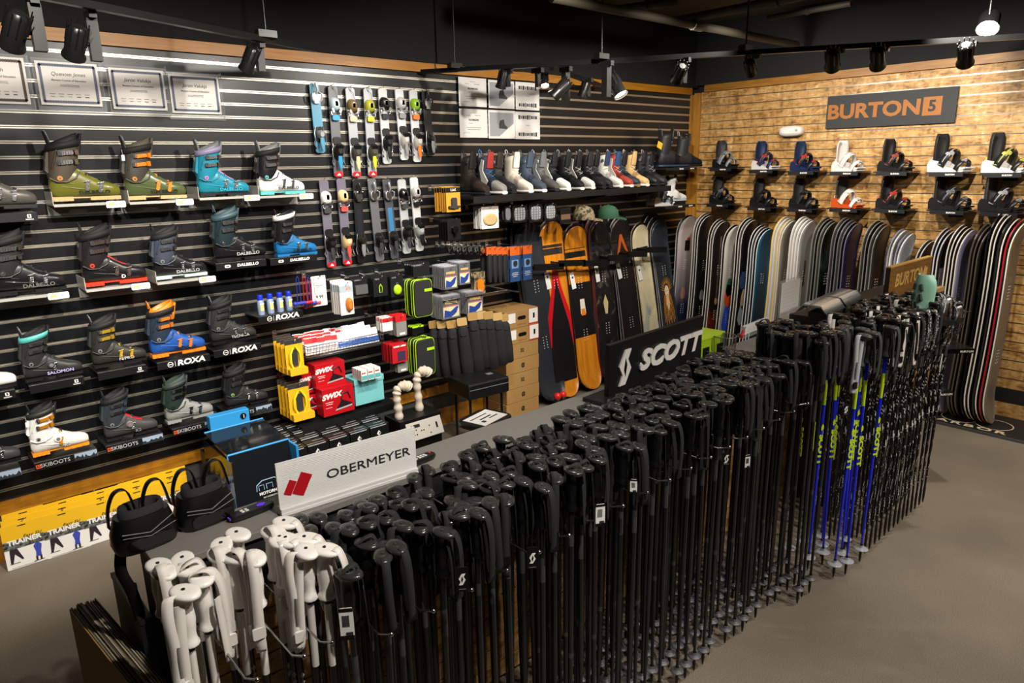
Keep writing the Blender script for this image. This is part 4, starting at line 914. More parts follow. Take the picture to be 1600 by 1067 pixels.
def case(o, w, h):
    MB().loft([[(a, q, h*.46+b) for a, b in sup(w*.5*s, h*.46*s, 28, 7)] for q, s in ((.028, .96), (.022, 1), (-.01, 1), (-.02, .94))]).build('case_body', mat('1a1b1c', .75, noise=.2, nscale=300, bump=.2), o)
    for q in (.02, -.008): MB().tube([(a, q, h*.46+b) for a, b in sup(w*.505, h*.465, 28, 7)]+[(w*.505, q, h*.46)], .0035, 6).build('piping', LIME, o)
    MB().box((w*.25, -.0215, h*.66), (w*.4, .001, h*.07)).build('label_patch', LIME, o); MB().tube([(-.01, 0, h*.92), (0, 0, h), (.01, 0, h*.92)], .003, 6).build('hanging_loop', BLK, o)
packs((645, 432, 674, 494), .33, 2, .075, 'black zip case edged in lime, front of the upper hook', case, 'lime edged cases', 'case', 'zip_case')
packs((649, 524, 678, 586), .33, 2, .075, 'black zip case edged in lime, front of the lower hook', case, 'lime edged cases', 'case', 'zip_case')
packs((644, 508, 662, 522), .3, 3, .03, 'black card with lime corner between the case hooks', card(BLK, LIME), 'black cards between the cases')
def hyper(o, w, h):
    MB().box((0, 0, h/2), (w, .012, h), 0, None, .003).build('backing_card', mat('1a1512', .4), o)
    MB().box((0, -.0068, h*.28), (w*.94, .001, h*.5)).build('photo', mat('e8d9a8', .5), o); MB().box((0, -.0068, h*.55), (w*.94, .0012, h*.05)).build('band', mat('c5261c', .5), o)
    text('HYPERFLEX', w*.19, YEL, o, (0, -.0068, h*.72), sx=.75, bold=.0012)
    MB().prism([(-w*.45, h*.04), (w*.0, h*.04), (w*.3, h*.2), (w*.45, h*.5), (w*.3, h*.5), (-w*.05, h*.3), (-w*.4, h*.4)], -.0082, -.0074).build('knee_graphic', mat('24408f', .5), o)
    MB().box((0, .0, h*.52), (w*1.08, .016, h*1.12)).build('poly_bag', mat('d5d8e0', .1, alpha=.16), o)
for r, l in (((694, 417, 713, 450), 'upper left'), ((717, 411, 733, 443), 'upper right'), ((691, 463, 717, 496), 'lower left'), ((730, 457, 753, 488), 'lower right')):
    packs(r, .34, 7, .022, 'bagged knee support with yellow title, front of the '+l+' hook', hyper, 'bagged knee supports')
packs((740, 425, 758, 460), .3, 2, .03, 'camouflage card with orange tool, frontmost', lambda o, w, h: (MB().box((0, 0, h/2), (w, .003, h)).build('backing_card', camo, o), MB().loft([[(a, -.004-q, h*.4+b) for a, b in sup(w*.28, h*.3, 12)] for q in (0, .015)]).build('product', ORG, o)), 'camouflage packs')
def clip(o, w, h): MB().tube([(w*.4*math.cos(a*.8), -.01*math.sin(a*1.7), h/2+h*.4*math.sin(a*.8)) for a in range(8)], .006, 6).tube([(-w*.4, 0, h*.3), (0, -.02, h*.9), (w*.4, 0, h*.2)], .005, 6).build('strap_body', BLK, o)
for i, u in enumerate((718, 727, 736, 746, 755)):
    packs((u-5, 384, u+5, 400), .3, 3, .05, ORD[i]+' black goggle clip from the left above the knee supports', clip, 'black clips', 'clip', 'goggle_clip')
def glove(o, w, h):
    MB().box((0, 0, h*.5), (w, .003, h)).build('backing_card', mat('2a4a78', .45), o); MB().box((0, -.002, h*.87), (w, .002, h*.24)).build('header', mat('d9601a', .45), o)
    MB().box((0, -.002, h*.5), (w*.7, .001, h*.24)).build('photo', mat('6f93c0', .5), o); MB().loft([[(a, -.003-q, h*.52+b) for a, b in sup(w*.2, h*.08, 10)] for q in (0, .006)]).build('product', DGR, o)
    MB().box((0, -.002, h*.25), (w*.6, .001, h*.01)).box((0, -.002, h*.2), (w*.7, .001, h*.01)).box((0, -.002, h*.15), (w*.5, .001, h*.01)).build('print_lines', PAPER, o)
packs((797, 385, 812, 440), .36, 2, .03, 'blue pack with orange header, left of the pair beside the boards', glove, 'blue and orange packs')
packs((817, 383, 831, 437), .36, 2, .03, 'blue pack with orange header, right of the pair beside the boards', glove, 'blue and orange packs')
def gl2(o, w, h):
    MB().box((0, 0, h*.88), (w, .012, h*.22)).build('header', mat('c9551c', .5), o)
    MB().loft([[(a, b*.5, z*h) for a, b in sup(w*q*.5, .04, 10)] for z, q in ((.8, .7), (.5, .9), (.2, .8), (.0, .4))]).build('glove', mat('1b1c1f', .6), o)
for i, u in enumerate((765, 773, 781, 789)): packs((u-5, 386, u+4, 441), .33, 2, .07, ORD[i]+' dark glove with orange header, left of the blue packs', gl2, 'dark gloves with orange headers', 'glove', 'glove_pack')
# red and white wax goods
def redp(o, w, h):
    MB().box((0, 0, h/2), (w, .012, h)).build('backing_card', mat('b81620', .45), o); MB().box((0, -.007, h*.88), (w*.8, .001, h*.08)).build('header', WHT, o); MB().box((w*.1, -.0075, h*.35), (w*.5, .003, h*.5)).build('product', mat('39304a', .4), o)
def whr(o, w, h):
    MB().box((0, 0, h/2), (w, .008, h)).build('backing_card', PAPER, o); MB().box((0, -.005, h*.82), (w, .001, h*.3)).build('header', mat('c61a20', .45), o)
def clr(o, w, h):
    MB().box((0, 0, h*.85), (w, .004, h*.3)).build('header', mat('c61a20', .45), o); MB().box((0, 0, h*.35), (w*.95, .014, h*.68), 0, None, .004).build('blister', mat('9b9894', .2, alpha=.6), o); MB().box((w*.05, -.008, h*.12), (w*.5, .001, h*.1)).build('label_patch', PAPER, o)
packs((597, 496, 613, 517), .3, 5, .02, 'white and red pack beside the wire basket, frontmost', whr, 'white and red packs')
packs((618, 492, 635, 525), .3, 6, .018, 'red topped blister pack above the bright red packs, frontmost', clr, 'red topped blister packs, upper')
packs((612, 537, 636, 566), .3, 7, .022, 'bright red pack left of the lime edged cases, frontmost', redp, 'bright red packs')
packs((620, 552, 637, 581), .27, 4, .03, 'clear blister pack below the bright red packs, frontmost', clr, 'red topped blister packs, lower')
def yel(o, w, h):
    MB().box((0, 0, h/2), (w, .002, h)).build('backing_card', mat('d9a51c', .45), o); MB().box((0, -.0016, h*.93), (w, .001, h*.14)).build('header', DGR, o)
    for s in (-1, 1): MB().tube([(s*w*.05, -.012, h*.8), (s*w*.26, -.014, h*.6), (s*w*.3, -.014, h*.35), (s*w*.12, -.012, h*.1)], [.006, .009, .009, .006], 8).build('cable', mat('e3c81e', .35), o)
    MB().box((w*.05, -.02, h*.07), (w*1.02, .04, h*.2), 0, None, .004).build('label_box', mat('e0ab20', .45), o); MB().box((0, -.006, h*.45), (w*.3, .008, h*.5), 0, None, .008).build('product', DGR, o)
packs((446, 530, 474, 583), .3, 4, .055, 'yellow cable pack, front of the upper hook', yel, 'yellow cable packs')
packs((451, 598, 484, 653), .3, 4, .055, 'yellow cable pack, front of the lower hook', yel, 'yellow cable packs')
# wire basket with small packs
p0, p1 = onA(482, 560, .34), onA(600, 532, .34); zb = p0.z-.0; W_ = p1.x-p0.x; hb = .075
o = thing('wire_basket', 'chrome wire basket full of red, white and blue packs', 'basket', (p0.x, 0, zb))
mb = MB()
for z, y0 in ((.0, -.32), (.03, -.33), (.055, -.335), (hb, -.34)): mb.tube([(0, -.05, z), (0, y0, z), (W_, y0, z), (W_, -.05, z), (0, -.05, z)], .0018 if z < hb else .003, 5)
for i in range(27): x = W_*i/26; mb.tube([(x, -.34, hb), (x, -.32, 0), (x, -.05, 0), (x, -.05, hb*1.2)], .0014, 4)
for i in range(9): y = -.05-.29*i/8; mb.tube([(0, y, hb), (0, y, 0), (W_, y, 0), (W_, y, hb)], .0014, 4)
mb.build('wire_frame', MET, o)
bp1 = lambda o, w, h: (MB().box((0, 0, h/2), (w, .01, h)).build('packet', mat('d9d6d2', .4), o), MB().box((0, -.0055, h*.8), (w, .001, h*.3)).build('header', mat('c81e24', .45), o), MB().box((0, -.0055, h*.35), (w*.6, .001, h*.3)).build('label_print', mat('b9b4c0', .5), o))
bp2 = lambda o, w, h: (MB().box((0, 0, h/2), (w, .01, h)).build('packet', mat('dfe1e6', .35), o), MB().box((0, -.0055, h*.25), (w, .001, h*.35)).build('label_print', mat('2f5fae', .45), o))
k = 0
for i in range(12):
    x = p0.x+.035+(W_-.07)*i/11
    for j in range(3):
        f = bp1 if i < 5 or (i == 6 and j) else bp2
        q = thing('wax_packet', (('red topped white packet', 'blue and white packet')[f is bp2])+' in the wire basket, '+ORD[i]+' column, '+['front', 'middle', 'back'][j], 'packet', (x, -.29+.085*j, zb+.004), random.uniform(-.3, .3), 'packets in the wire basket', rot=(-.25, 0, random.uniform(-.2, .2)))
        f(q, .052, .105+.012*random.random())
# boxes
def carton(name, label, u0, v0, u1, v1, d, dep, m, deco=None, cat='box', group=None, h=None, rz=0):
    a, b = onA(u0, v1, d), onA(u1, v1, d); t = onA((u0+u1)/2, v0, d); w = b.x-a.x; z = onA((u0+u1)/2, v1, d).z; h = h or t.z-z
    o = thing(name, label, cat, ((a.x+b.x)/2, -d+dep/2, z), rz, group)
    MB().box((0, 0, h/2), (w, dep, h)).build('carton', m, o, bevel=.001)
    if deco: deco(o, w, h, dep)
    return o, w, h
def iron(o, w, h, dep):
    y = -dep/2-.0006
    text('SWIX', h*.26, WHT, o, (-w*.22, y, h*.72), shear=.25, bold=.0025, sx=1.15, rot=(PI/2, -.06, 0))
    MB().prism([(-.02, h*.2), (w*.42, h*.26), (w*.42, h*.31), (w*.1, h*.52), (-.0, h*.34)], y-.001, y).build('iron_graphic', mat('25141a', .4), o)
    MB().tube([(w*.08, y, h*.52), (w*.14, y, h*.74), (w*.3, y, h*.76), (w*.38, y, h*.5)], .006, 6).build('handle_graphic', mat('3a1018', .4), o)
    MB().prism([(-.03, h*.14), (w*.42, h*.2), (w*.42, h*.26), (-.02, h*.2)], y-.0014, y).build('sole_graphic', LGR, o)
    MB().box((-w*.3, y, h*.5), (w*.25, .0006, .003)).box((-w*.3, y, h*.43), (w*.2, .0006, .003)).box((-w*.32, y, h*.3), (w*.2, .0006, .002)).build('print_lines', WHT, o)
redbx = mat('b5101c', .35)
zsh = onA(555, 652, .36).z
carton('iron_box', 'red iron box at the front right of the red stack', 506, 604, 555, 646, .36, .1, redbx, iron, 'box', 'red iron boxes')
carton('iron_box', 'red iron box resting on top of the stack', 494, 566, 541, 603, .31, .12, redbx, iron, 'box', 'red iron boxes')
carton('iron_box', 'red iron box behind on the left of the stack, lower', 473, 618, 497, 642, .26, .14, redbx, iron, 'box', 'red iron boxes')
carton('iron_box', 'red iron box behind on the left of the stack, upper', 474, 583, 496, 614, .25, .14, redbx, iron, 'box', 'red iron boxes')
tq = mat('79c4c8', .45)
def lid(o, w, h, dep): MB().box((0, 0, h+.006), (w+.008, dep+.008, .04)).build('lid', tq, o, bevel=.001)
o, w, h = carton('gift_box', 'turquoise lidded box on the shelf right of the red boxes', 556, 594, 601, 629, .33, .16, tq, lid)
tz = o.location.z+h+.027; tx = o.location.x
for i in range(3):
    for j in range(4):
        q = thing('wax_box', 'small white box on the turquoise box, '+['left', 'middle', 'right'][i]+' of '+['the front', 'the second', 'the third', 'the back']
[j]+' row', 'box', (tx-.07+.052*i, -.385+.033*j+.02*i*0, tz), 0, 'small white boxes')
        MB().box((0, 0, .038), (.046, .026, .076)).build('carton', PAPER, q); MB().box((0, -.0135, .022), (.042, .001, .03)).build('label_print', mat('57b3b5', .5), q); MB().box((-.004, -.0135, .055), (.03, .001, .008)).build('title_print', mat('b22a3a', .5), q)
a, b = onA(492, 660, .38), onA(612, 622, .38)
o = thing('wall_shelf', 'black shelf carrying the red and turquoise boxes', 'shelf', ((a.x+b.x)/2, 0, onA(530, 653, .38).z))
MB().box((-.02, -.195, -.006), (b.x-a.x+.14, .37, .012)).box((-.02, -.38, -.02), (b.x-a.x+.14, .006, .05)).build('shelf_board', mat('141516', .3), o)
MB().prism([(-.012, -.012), (-.3, -.012), (-.012, -.09)], -.2, -.194, plane='yz').prism([(-.012, -.012), (-.3, -.012), (-.012, -.09)], .2, .206, plane='yz').build('bracket', BLK, o)
# black sleeves with kraft headers
slv = mat('141518', .75, noise=.2, nscale=200, bump=.2)
for i, (u, v0, v1, d) in enumerate(((684, 512, 588, .24), (697, 512, 590, .3), (712, 512, 592, .36), (728, 508, 590, .42), (744, 500, 580, .44), (757, 498, 574, .44), (768, 498, 576, .47), (781, 500, 570, .5), (790, 502, 566, .46))):
    tp, bt = onA(u, v0, d), onA(u+4, v1, d); h = tp.z-bt.z; q = thing('boot_sleeve', ORD[i]+' black padded sleeve from the left, beside the cardboard boxes', 'sleeve', (bt.x, -d, bt.z), random.uniform(-.3, .1), 'black padded sleeves', rot=(0, -.08, -.5))
    MB().loft([[(a_*1.0, b_, z*h) for a_, b_ in sup(.05*s, .028*s, 14, 2.6)] for z, s in ((0, .7), (.03, .95), (.3, 1.02), (.7, .92), (.92, .85), (1, .5))]).build('sleeve_body', slv, q)
    MB().box((0, -.005, h+.03), (.075, .003, .06), 0, None, .006).build('header', [mat('b58f52', .7), mat('c9a76a', .7)][i % 2], q)
    MB().box((0, -.03, h*.86), (.05, .002, .035), 0, None, .008).build('label_patch', DGR, q)
rail = tag(MB().tube([(onA(676, 500, .2).x, -.0, 1.11), (onA(676, 500, .2).x, -.5, 1.11)], .006).tube([(-2.96, -.0, 1.11), (-2.96, -.5, 1.11)], .006).tube([(onA(676, 500, .2).x, -.36, 1.11), (-2.96, -.36, 1.11)], .006).build('display_rail', MET), 'metal rail from which the black padded sleeves hang', 'rail')
# cardboard boxes
zb = [0.0, .125, .245, .37, .49, .615, .74, .885]
for i in range(7):
    h = (.118, .113, .118, .113, .118, .12, .135)[i]; z = sum((.118, .113, .118, .113, .118, .12, .135)[:i])+.002
    q = thing('cardboard_box', 'cardboard box, '+['lowest of the stack by the boards', 'second from the floor', 'third from the floor', 'fourth from the floor', 'fifth from the floor', 'second from the top with two labels', 'topmost with two labels'][i]+(', beside the slate snowboard' if i else ''), 'box', (-2.775+.006*(i % 2), -.175, z+.09), 0, 'cardboard box stack')
    q.scale = (1, 1, 1.075)
    q.location.z = .002+(z-.002)*1.1
    MB().box((0, 0, h/2), (.37, .3, h)).build('carton', CARD, q, bevel=.002)
    if i < 5: text(('32', '@', '32', '@', '@')[4-i] if i else '@', .04, mat('2a211a', .7), q, (0, -.1512, h*.5), bold=.0015)
    else:
        MB().box((-.12, -.1515, h*.6), (.1, .001, .075)).box((.13, -.1515, h*.55), (.1, .001, .11)).build('paper_label', PAPER, q); MB().box((.13, -.1512, h*.53), (.11, .001, .122)).build('red_label_border', mat('b8261c', .6), q)
        MB().box((0, -.151, h*.55), (.09, .003, .028), 0, None, .01).build('hand_hole', BLK, q); text('THIRTYTWO', .016, mat('9a6a3a', .7), q, (.0, -.1512, h*.18)); MB().box((.135, -.1525, h*.55), (.02, .001, .04)).build('boot_print', BLK, q)
for i, (u, v) in enumerate(((856, 628), (867, 626))):
    p = onZ(u, v+4, .0); q = thing('ball_bottle', ('left', 'right')[i]+' red topped black bottle on the floor by the slate board', 'bottle', (p.x-.02, -.42+.0*i, 0), 0, 'red topped bottles')
    MB().lathe([(.03, 0), (.03, .09), (.022, .1)]).build('bottle', BLK, q); MB().ball((0, 0, .115), .033).build('ball_cap', mat('d8261c', .3), q)
# ski trainer packs hanging low on the pine rail
def trainer(o, w, h):
    MB().box((0, 0, h/2), (w, .004, h)).build('pack', PAPER, o); MB().box((0, -.0026, h*.83), (w, .003, h*.36)).build('yellow_header', mat('e3b21e', .45), o)
    MB().box((0, -.003, h*.56), (w, .002, h*.2)).build('forest_photo', ramp_mat('forest_print', [(.4, '1c1f1c'), (.6, '6f7474')], tex=60, rough=.5), o)
    text('TRAINER', w*.2, WHT, o, (0, -.0048, h*.6), bold=.0016); text('Easy Ski', w*.14, DGR, o, (w*.2, -.0048, h*.69), shear=.3)
    MB().prism([(-w*.4, h*.14), (-w*.34, h*.14), (-w*.27, h*.34), (-w*.12, h*.18), (-w*.08, h*.19), (-w*.2, h*.46), (-w*.34, h*.5), (-w*.38, h*.44)], -.0036, -.0028).box((-w*.3, -.0032, h*.13), (w*.24, .0008, .003)).build('adult_skier_print', mat('2a1f2a', .5), o)
    MB().prism([(w*.2, h*.14), (w*.34, h*.14), (w*.34, h*.24), (w*.38, h*.4), (w*.28, h*.5), (w*.18, h*.4), (w*.22, h*.26)], -.0036, -.0028).prism([(w*.28+w*.055*math.cos(i), h*.53+w*.055*math.sin(i)) for i in range(6)], -.0036, -.0028).box((w*.22, -.0034, h*.1), (w*.05, .001, h*.1), 1).box((w*.32, -.0034, h*.1), (w*.05, .001, h*.1), 1).box((w*.27, -.0034, h*.05), (w*.26, .001, .003), 1).build('child_skier_print', [mat('3748a8', .5), mat('2a1f2a', .5)], o)
    for i in range(5): MB().box((-w*.1, -.0034, h*(.03+.018*i)), (w*.6, .0004, .0016)).build('print_lines', GRY, o) if i == 0 else None
    MB().box((0, -.0045, h*.95), (w*.2, .001, h*.02)).build('hang_slot', BLK, o)
tr = [((28, 806), 'leftmost yellow and white trainer pack'), ((90, 790), 'second trainer pack from the left'), ((150, 774), 'third trainer pack from the left'), ((206, 757), 'fourth trainer pack, partly behind the black boots'), ((258, 742), 'fifth trainer pack, behind the gap between the black boots')]
for i, ((u, v), lab) in enumerate(tr):
    p = onA(u, v, .1); 
    for j in range(3):
        q = thing('ski_trainer_pack', lab+(', front' if j == 0 else ', '+ORD[j]+' on the hook'), 'package', (p.x+.012*j, -.16+.05*j, p.z-.27+.012*j), 0, 'ski trainer packs', rot=(.12, 0, 0)); trainer(q, .19, .27)
    peg(p.x+.01, p.z-.01, .17, ORD[i]+' hook from the left holding trainer packs')
# black boxes with white diamond logo under the shelf
zc = .12
for i in range(5):
    for j in range(4):
        for kk in range(1):
            q = thing('small_black_box', 'black box with '+('white diamond logo, ' if j == 0 else 'silver edged lid, ')+ORD[i]+' from the left, '+['front row', 'second row', 'third row', 'back row'][j], 'box', (-4.9+.148*i+.0*j, -.53+.098*j, .395+.014*j), 0, 'black boxes below the wax shelf')
            MB().box((0, 0, -.1), (.142, .092, .2)).build('carton', mat('101112', .35), q, bevel=.001)
            MB().box((-.01, -.0465, -.006), (.12, .0015, .006)).box((-.01, -.03, .0008), (.12, .003, .0012)).box((.02, .01, .0008), (.07, .003, .0012)).build('silver_print', LGR, q)
            if j == 0: MB().add([(-.024, -.047, -.055), (-.008, -.047, -.034), (.008, -.047, -.055), (-.008, -.047, -.076)], [(0, 1, 2, 3)]).add([(-.008, -.0474, -.05), (.008, -.0474, -.05), (-.008, -.0474, -.066)], [(0, 1, 2)], 1).build('diamond_logo', [WHT, BLK], q)
o = tag(MB().box((-4.6, -.38, .085), (.78, .42, .17)).build('low_plinth', mat('141516', .5)), 'low black plinth under the black boxes', 'plinth')
# blue machine
P = onA(392, 790, .6)
o = thing('wax_machine', 'blue framed machine with smoked clear cover and white bus logo', 'machine', (-5.16, -.42, 0), .0)
bl = mat('2f8fd0', .35); smoke = mat('181b1f', .08, alpha=.86)
MB().box((0, .05, .2), (.36, .4, .4)).build('cabinet', mat('1a1c1f', .4), o)
MB().box((-.18, -.08, .25), (.008, .46, .48)).build('side_frame', smoke, o); MB().box((.185, -.1, .25), (.014, .5, .5)).build('side_frame', bl, o)
MB().prism([(-.35, .02), (-.33, .0), (-.24, .5), (.12, .53), (.12, .545), (-.25, .515)], -.18, .18, plane='yz').build('smoked_cover', smoke, o)
MB().tube([(-.18, -.245, .512), (.18, -.245, .512)], .007).tube([(-.18, -.245, .512), (-.18, -.345, .01)], .006).tube([(.18, -.245, .512), (.18, -.345, .01)], .006).tube([(-.18, .12, .545), (.18, .12, .545)], .006).build('cover_frame', bl, o)
MB().box((-.02, .15, .59), (.24, .06, .085)).build('control_box', bl, o, bevel=.004); MB().disc((.06, .118, .595), .018, .012).box((.06, .108, .595), (.004, .006, .02), 1).build('knob', [BLK, WHT], o)
text('MOTORHOME', .024, WHT, o, (.03, -.306, .25), (PI/2-.2, 0, 0), bold=.0008); text('SKI WORKSTATION', .013, WHT, o, (.03, -.311, .225), (PI/2-.2, 0, 0))
MB().tube([(-.06, -.304, .27), (-.055, -.297, .305), (-.02, -.293, .325), (.05, -.293, .325), (.1, -.298, .3)], .0025, 5).tube([(-.045, -.304, .272), (-.045, -.298, .3), (-.015, -.298, .3), (-.015, -.304, .272)], .002, 4).tube([(.0, -.304, .272), (.0, -.298, .3), (.035, -.298, .3), (.035, -.304, .272)], .002, 4).build('bus_logo', mat('9fc7e6', .4), o)
# boot dryer
P = onA(668, 705, .62)
o = thing('boot_dryer', 'black boot dryer with grey control panel and two cream hoses', 'dryer', (-4.03, -.56, -.035))
MB().box((0, 0, .24), (.34, .2, .40)).build('dryer_body', BLK, o, bevel=.003)
MB().add([(-.13, -.102, .415), (.155, -.102, .415), (.155, -.15, .3), (-.13, -.15, .3)], [(0, 3, 2, 1)]).add([(-.13, -.102, .3), (-.13, -.102, .415), (-.13, -.15, .3)], [(0, 1, 2)]).add([(.155, -.102, .3), (.155, -.15, .3), (.155, -.102, .415)], [(0, 1, 2)]).build('control_panel', mat('b9b5ac', .5), o)
mb = MB()
for x, t in ((-.08, .3), (-.06, .3), (-.08, .55), (-.06, .55), (-.02, .45), (0, .45), (.05, .2), (.05, .6), (-.09, .8)): mb.disc((x, -.15+.048*t-.002, .3+.115*t), .0045, .004, 'y', seg=8)
mb.box((-.05, -.112, .388), (.05, .012, .02), 0, (-.4, 0, 0)).box((.11, -.122, .36), (.014, .012, .04), 0, (-.4, 0, 0)); mb.build('buttons', BLK, o)
hose = mat('cbbfac', .7, noise=.1)
for k, (dx, dy, top) in enumerate(((-.13, -.03, .225), (.07, .02, .275))):
    pts = [(dx, dy, .44), (dx-.005, dy, .44+top*.4), (dx-.012, dy, .44+top*.75), (dx-.0, dy, .44+top*.93), (dx+.03, dy-.01, .44+top*1.03), (dx+.065, dy-.02, .44+top*1.0), (dx+.08, dy-.02, .44+top*.94)]
    fine = []; rad = []
    for a_ in range(len(pts)-1):
        for s_ in range(8):
            t = s_/8; A_, B_ = Vector(pts[a_]), Vector(pts[a_+1]); fine.append(A_.lerp(B_, t)); n_ = a_*8+s_; rad.append(.026+.004*math.sin(n_*1.1)+.002*math.sin(n_*.37+k)+(.008 if a_ >= 4 else 0))
    MB().tube(fine, rad, 12).build('air_hose', hose, o)
# black case, stool with a paper, by the boxes
o = thing('black_case', 'closed black equipment case on a stand left of the cardboard boxes', 'case', (-3.43, -.55, .42), -.1)
MB().box((0, 0, .06), (.36, .3, .12)).build('case_body', mat('121314', .35), o, bevel=.012); MB().box((0, -.152, .075), (.34, .004, .004)).box((.1, 0, .121), (.05, .04, .002)).build('trim_line', GRY, o)
for s in (-1, 1):
    for t in (-1, 1): MB().tube([(s*.14, t*.1, 0), (s*.14, t*.1, -.42)], .01).build('leg', BLK, o)
o = thing('rolling_stool', 'black rolling stool with a printed sheet on its seat', 'stool', (-3.72, -.98, 0), .25)
MB().loft([[(a, b, z) for a, b in sup(.17*s, .14*s, 22, 4)] for z, s in ((.36, .96), (.37, 1), (.395, 1), (.4, .97))]).build('seat', mat('131415', .4), o)
for i in range(5):
    a = 2*PI*i/5; MB().tube([(.0, 0, .07), (.18*math.cos(a), .18*math.sin(a), .05)], .012).build('leg', DMET, o); MB().disc((.18*math.cos(a), .18*math.sin(a), .026), .026, .02, 'x').build('caster', BLK, o)
MB().tube([(0, 0, .06), (0, 0, .37)], .02).build('column', DMET, o)
o2 = thing('printed_sheet', 'white printed sheet lying on the stool seat', 'paper', (-3.72, -.98, .402), .25)
MB().box((0, 0, 0), (.26, .19, .002)).build('paper', PAPER, o2); MB().box((-.02, .045, .0015), (.18, .01, .001)).box((.0, .0, .0015), (.12, .014, .001)).box((.05, -.03, .0015), (.09, .012, .001)).box((-.07, -.04, .0015), (.03, .03, .001)).build('print_blocks', DGR, o2)
# ------------------------------------------------------------------ the low slatted counter
lam = mat('7c7974', .5, noise=.12, nscale=120)
o = thing('display_counter', 'long low counter with grey top and slatted chipboard front, hung with ski poles', 'counter', (-4.37, -2.5, 0))
MB().box((0, 0, .52), (3.58, .13, 1.0), 0).box((-1.74, 0, .52), (.12, .17, 1.03), 0).build('core', mat('1b1b1b', .6), o)
MB().box((.0, -.005, 1.04), (3.6, .19, .022)).build('counter_top', lam, o, bevel=.002)
mb = MB()
for k in range(13):
    z = .06+k*.0762; mb.box((0, -.0745, z), (3.56, .018, .07), 0 if k < 11 else 2); mb.box((0, -.07, z+.038), (3.56, .008, .006), 1)
mb.build('slatted_front', [OSB, DMET, BLKM], o)
mb = MB()
for k in range(13): mb.box((0, .0745, .06+k*.0762), (3.56, .018, .07))
mb.build('slatted_back', mat('1b1b1c', .5), o)
o = thing('end_fixture', 'taller black fixture with light wooden top edge at the far end of the counter', 'counter', (-1.84, -2.69, 0))
MB().box((0, 0, .57), (1.42, .34, 1.14)).build('body', mat('17181a', .5), o)
MB().box((0, 0, 1.155), (1.46, .38, .03)).build('top_slab', mat('2a2a2a', .5), o); MB().box((0, -.185, 1.185), (1.4, .03, .03)).build('wood_edge', mat('b9935a', .5, noise=.2, nscale=12), o)
for k in range(8): pass
# catalogues and black bin at the near end
o = thing('catalogue_stack', 'row of worn catalogues standing on edge against the counter end', 'catalogues', (-6.262, -2.36, 0), .1)
for i in range(15):
    m_ = [mat('b5aa90', .7), mat('857b66', .7), mat('4d483e', .7)][i % 3] if i else mat('a8874a', .6)
    q = MB().box((0, random.uniform(-.008, .008), .37+random.uniform(-.006, .006)), (.0036, .55, .74)).build('catalogue', m_, o, loc=(-.04+.0052*i, 0, 0))
o = thing('black_bin', 'black bin standing between the catalogues and the counter', 'bin', (-6.197, -2.33, 0), .0)
MB().box((0, 0, .42), (.03, .32, .84), 0, None, .01).build('bin_body', mat('191a1b', .5), o); MB().box((0, 0, .845), (.034, .33, .016)).build('rim', mat('1f1f1f', .5), o)

# ------------------------------------------------------------------ ski poles
def grip_mesh(m, sc=1, top=None, cap=None):
    mb = MB(); mb.lathe([(.0195, -.138), (.0205, -.134), (.0165, -.126), (.0148, -.11), (.0165, -.09), (.0182, -.07), (.0165, -.05), (.0155, -.03), (.018, -.016), (.021, -.008)], sy=1.12, sx=.95, seg=14)
    mb.lathe([(.019, -.014), (.0265, -.008), (.028, -.003), (.027, .002), (.021, .0055), (.008, .004), (.001, .0035)], c=(0, -.009, 0), sy=1.36, sx=.9, seg=20, mi=2)
    mb.disc((0, -.004, .0045), .004, .003, 'z', 1, 8)
    return mb.mesh('grip', [m, top or DGR, cap or m])
def strap_mesh(m, v, buckle=None):
    mb = MB()
    if v == 0: path = [(0, -.018, -.004), (.004, -.038, .006), (.006, -.055, -.03), (.008, -.058, -.1), (.012, -.05, -.17), (.014, -.04, -.215), (.01, -.03, -.19), (.006, -.03, -.1), (0, -.022, -.03)]; sd = (1, .15, 0)
    elif v == 1: path = [(-.012, .0, .008), (0, -.01, .018), (.02, -.016, .012), (.034, -.02, -.03), (.038, -.022, -.11), (.036, -.02, -.2), (.03, -.03, -.225), (.026, -.032, -.15), (.022, -.03, -.05)]; sd = (.8, .6, 0)
    elif v == 2: path = [(0, .01, .006), (-.006, -.012, .022), (-.01, -.034, .016), (-.012, -.046, -.03), (-.014, -.05, -.12), (-.016, -.046, -.2), (-.012, -.036, -.24), (-.01, -.034, -.12), (-.006, -.024, -.02)]; sd = (1, -.2, 0)
    else: path = [(-.016, -.004, 0), (-.036, -.006, .0), (-.044, -.01, -.05), (-.04, -.012, -.15), (-.046, -.014, -.25), (-.034, -.02, -.24), (-.03, -.02, -.12), (-.022, -.016, -.02)]; sd = (.8, -.6, 0)
    mb.ribbon(smooth(path), .021, sd, .0011)
    q = path[5]; mb.box((q[0], q[1]-.003, q[2]+.02), (.028 if sd[0] > .5 else .006, .006 if sd[0] > .5 else .028, .03), 1, None, .003)
    return mb.mesh('strap', [m, buckle or BLK])
def shaft_mesh(segs, L=1.2, r=.0092):
    """segs: (z0, z1, material index)"""
    mb = MB(); mats_ = []
    for z0, z1, m in segs:
        if m not in mats_: mats_.append(m)
        f = lambda z: r*(1 if z > .55 else .62+.38*max(0, (z-.1)/.45))
        mb.lathe([(f(z0), z0), (f((z0+z1)/2), (z0+z1)/2), (f(z1), z1)], seg=10, mi=mats_.index(m))
    return mb.mesh('shaft', mats_)
def basket_mesh(m, r=.028, rim=None):
    mb = MB(); mb.lathe([(.008, .092), (.011, .088), (.012, .082), (r*.6, .08), (r*.95, .076), (r, .073), (r*.95, .072), (r*.6, .076), (.008, .078)], seg=18, caps=(0, 0)); return mb.mesh('basket', [m])
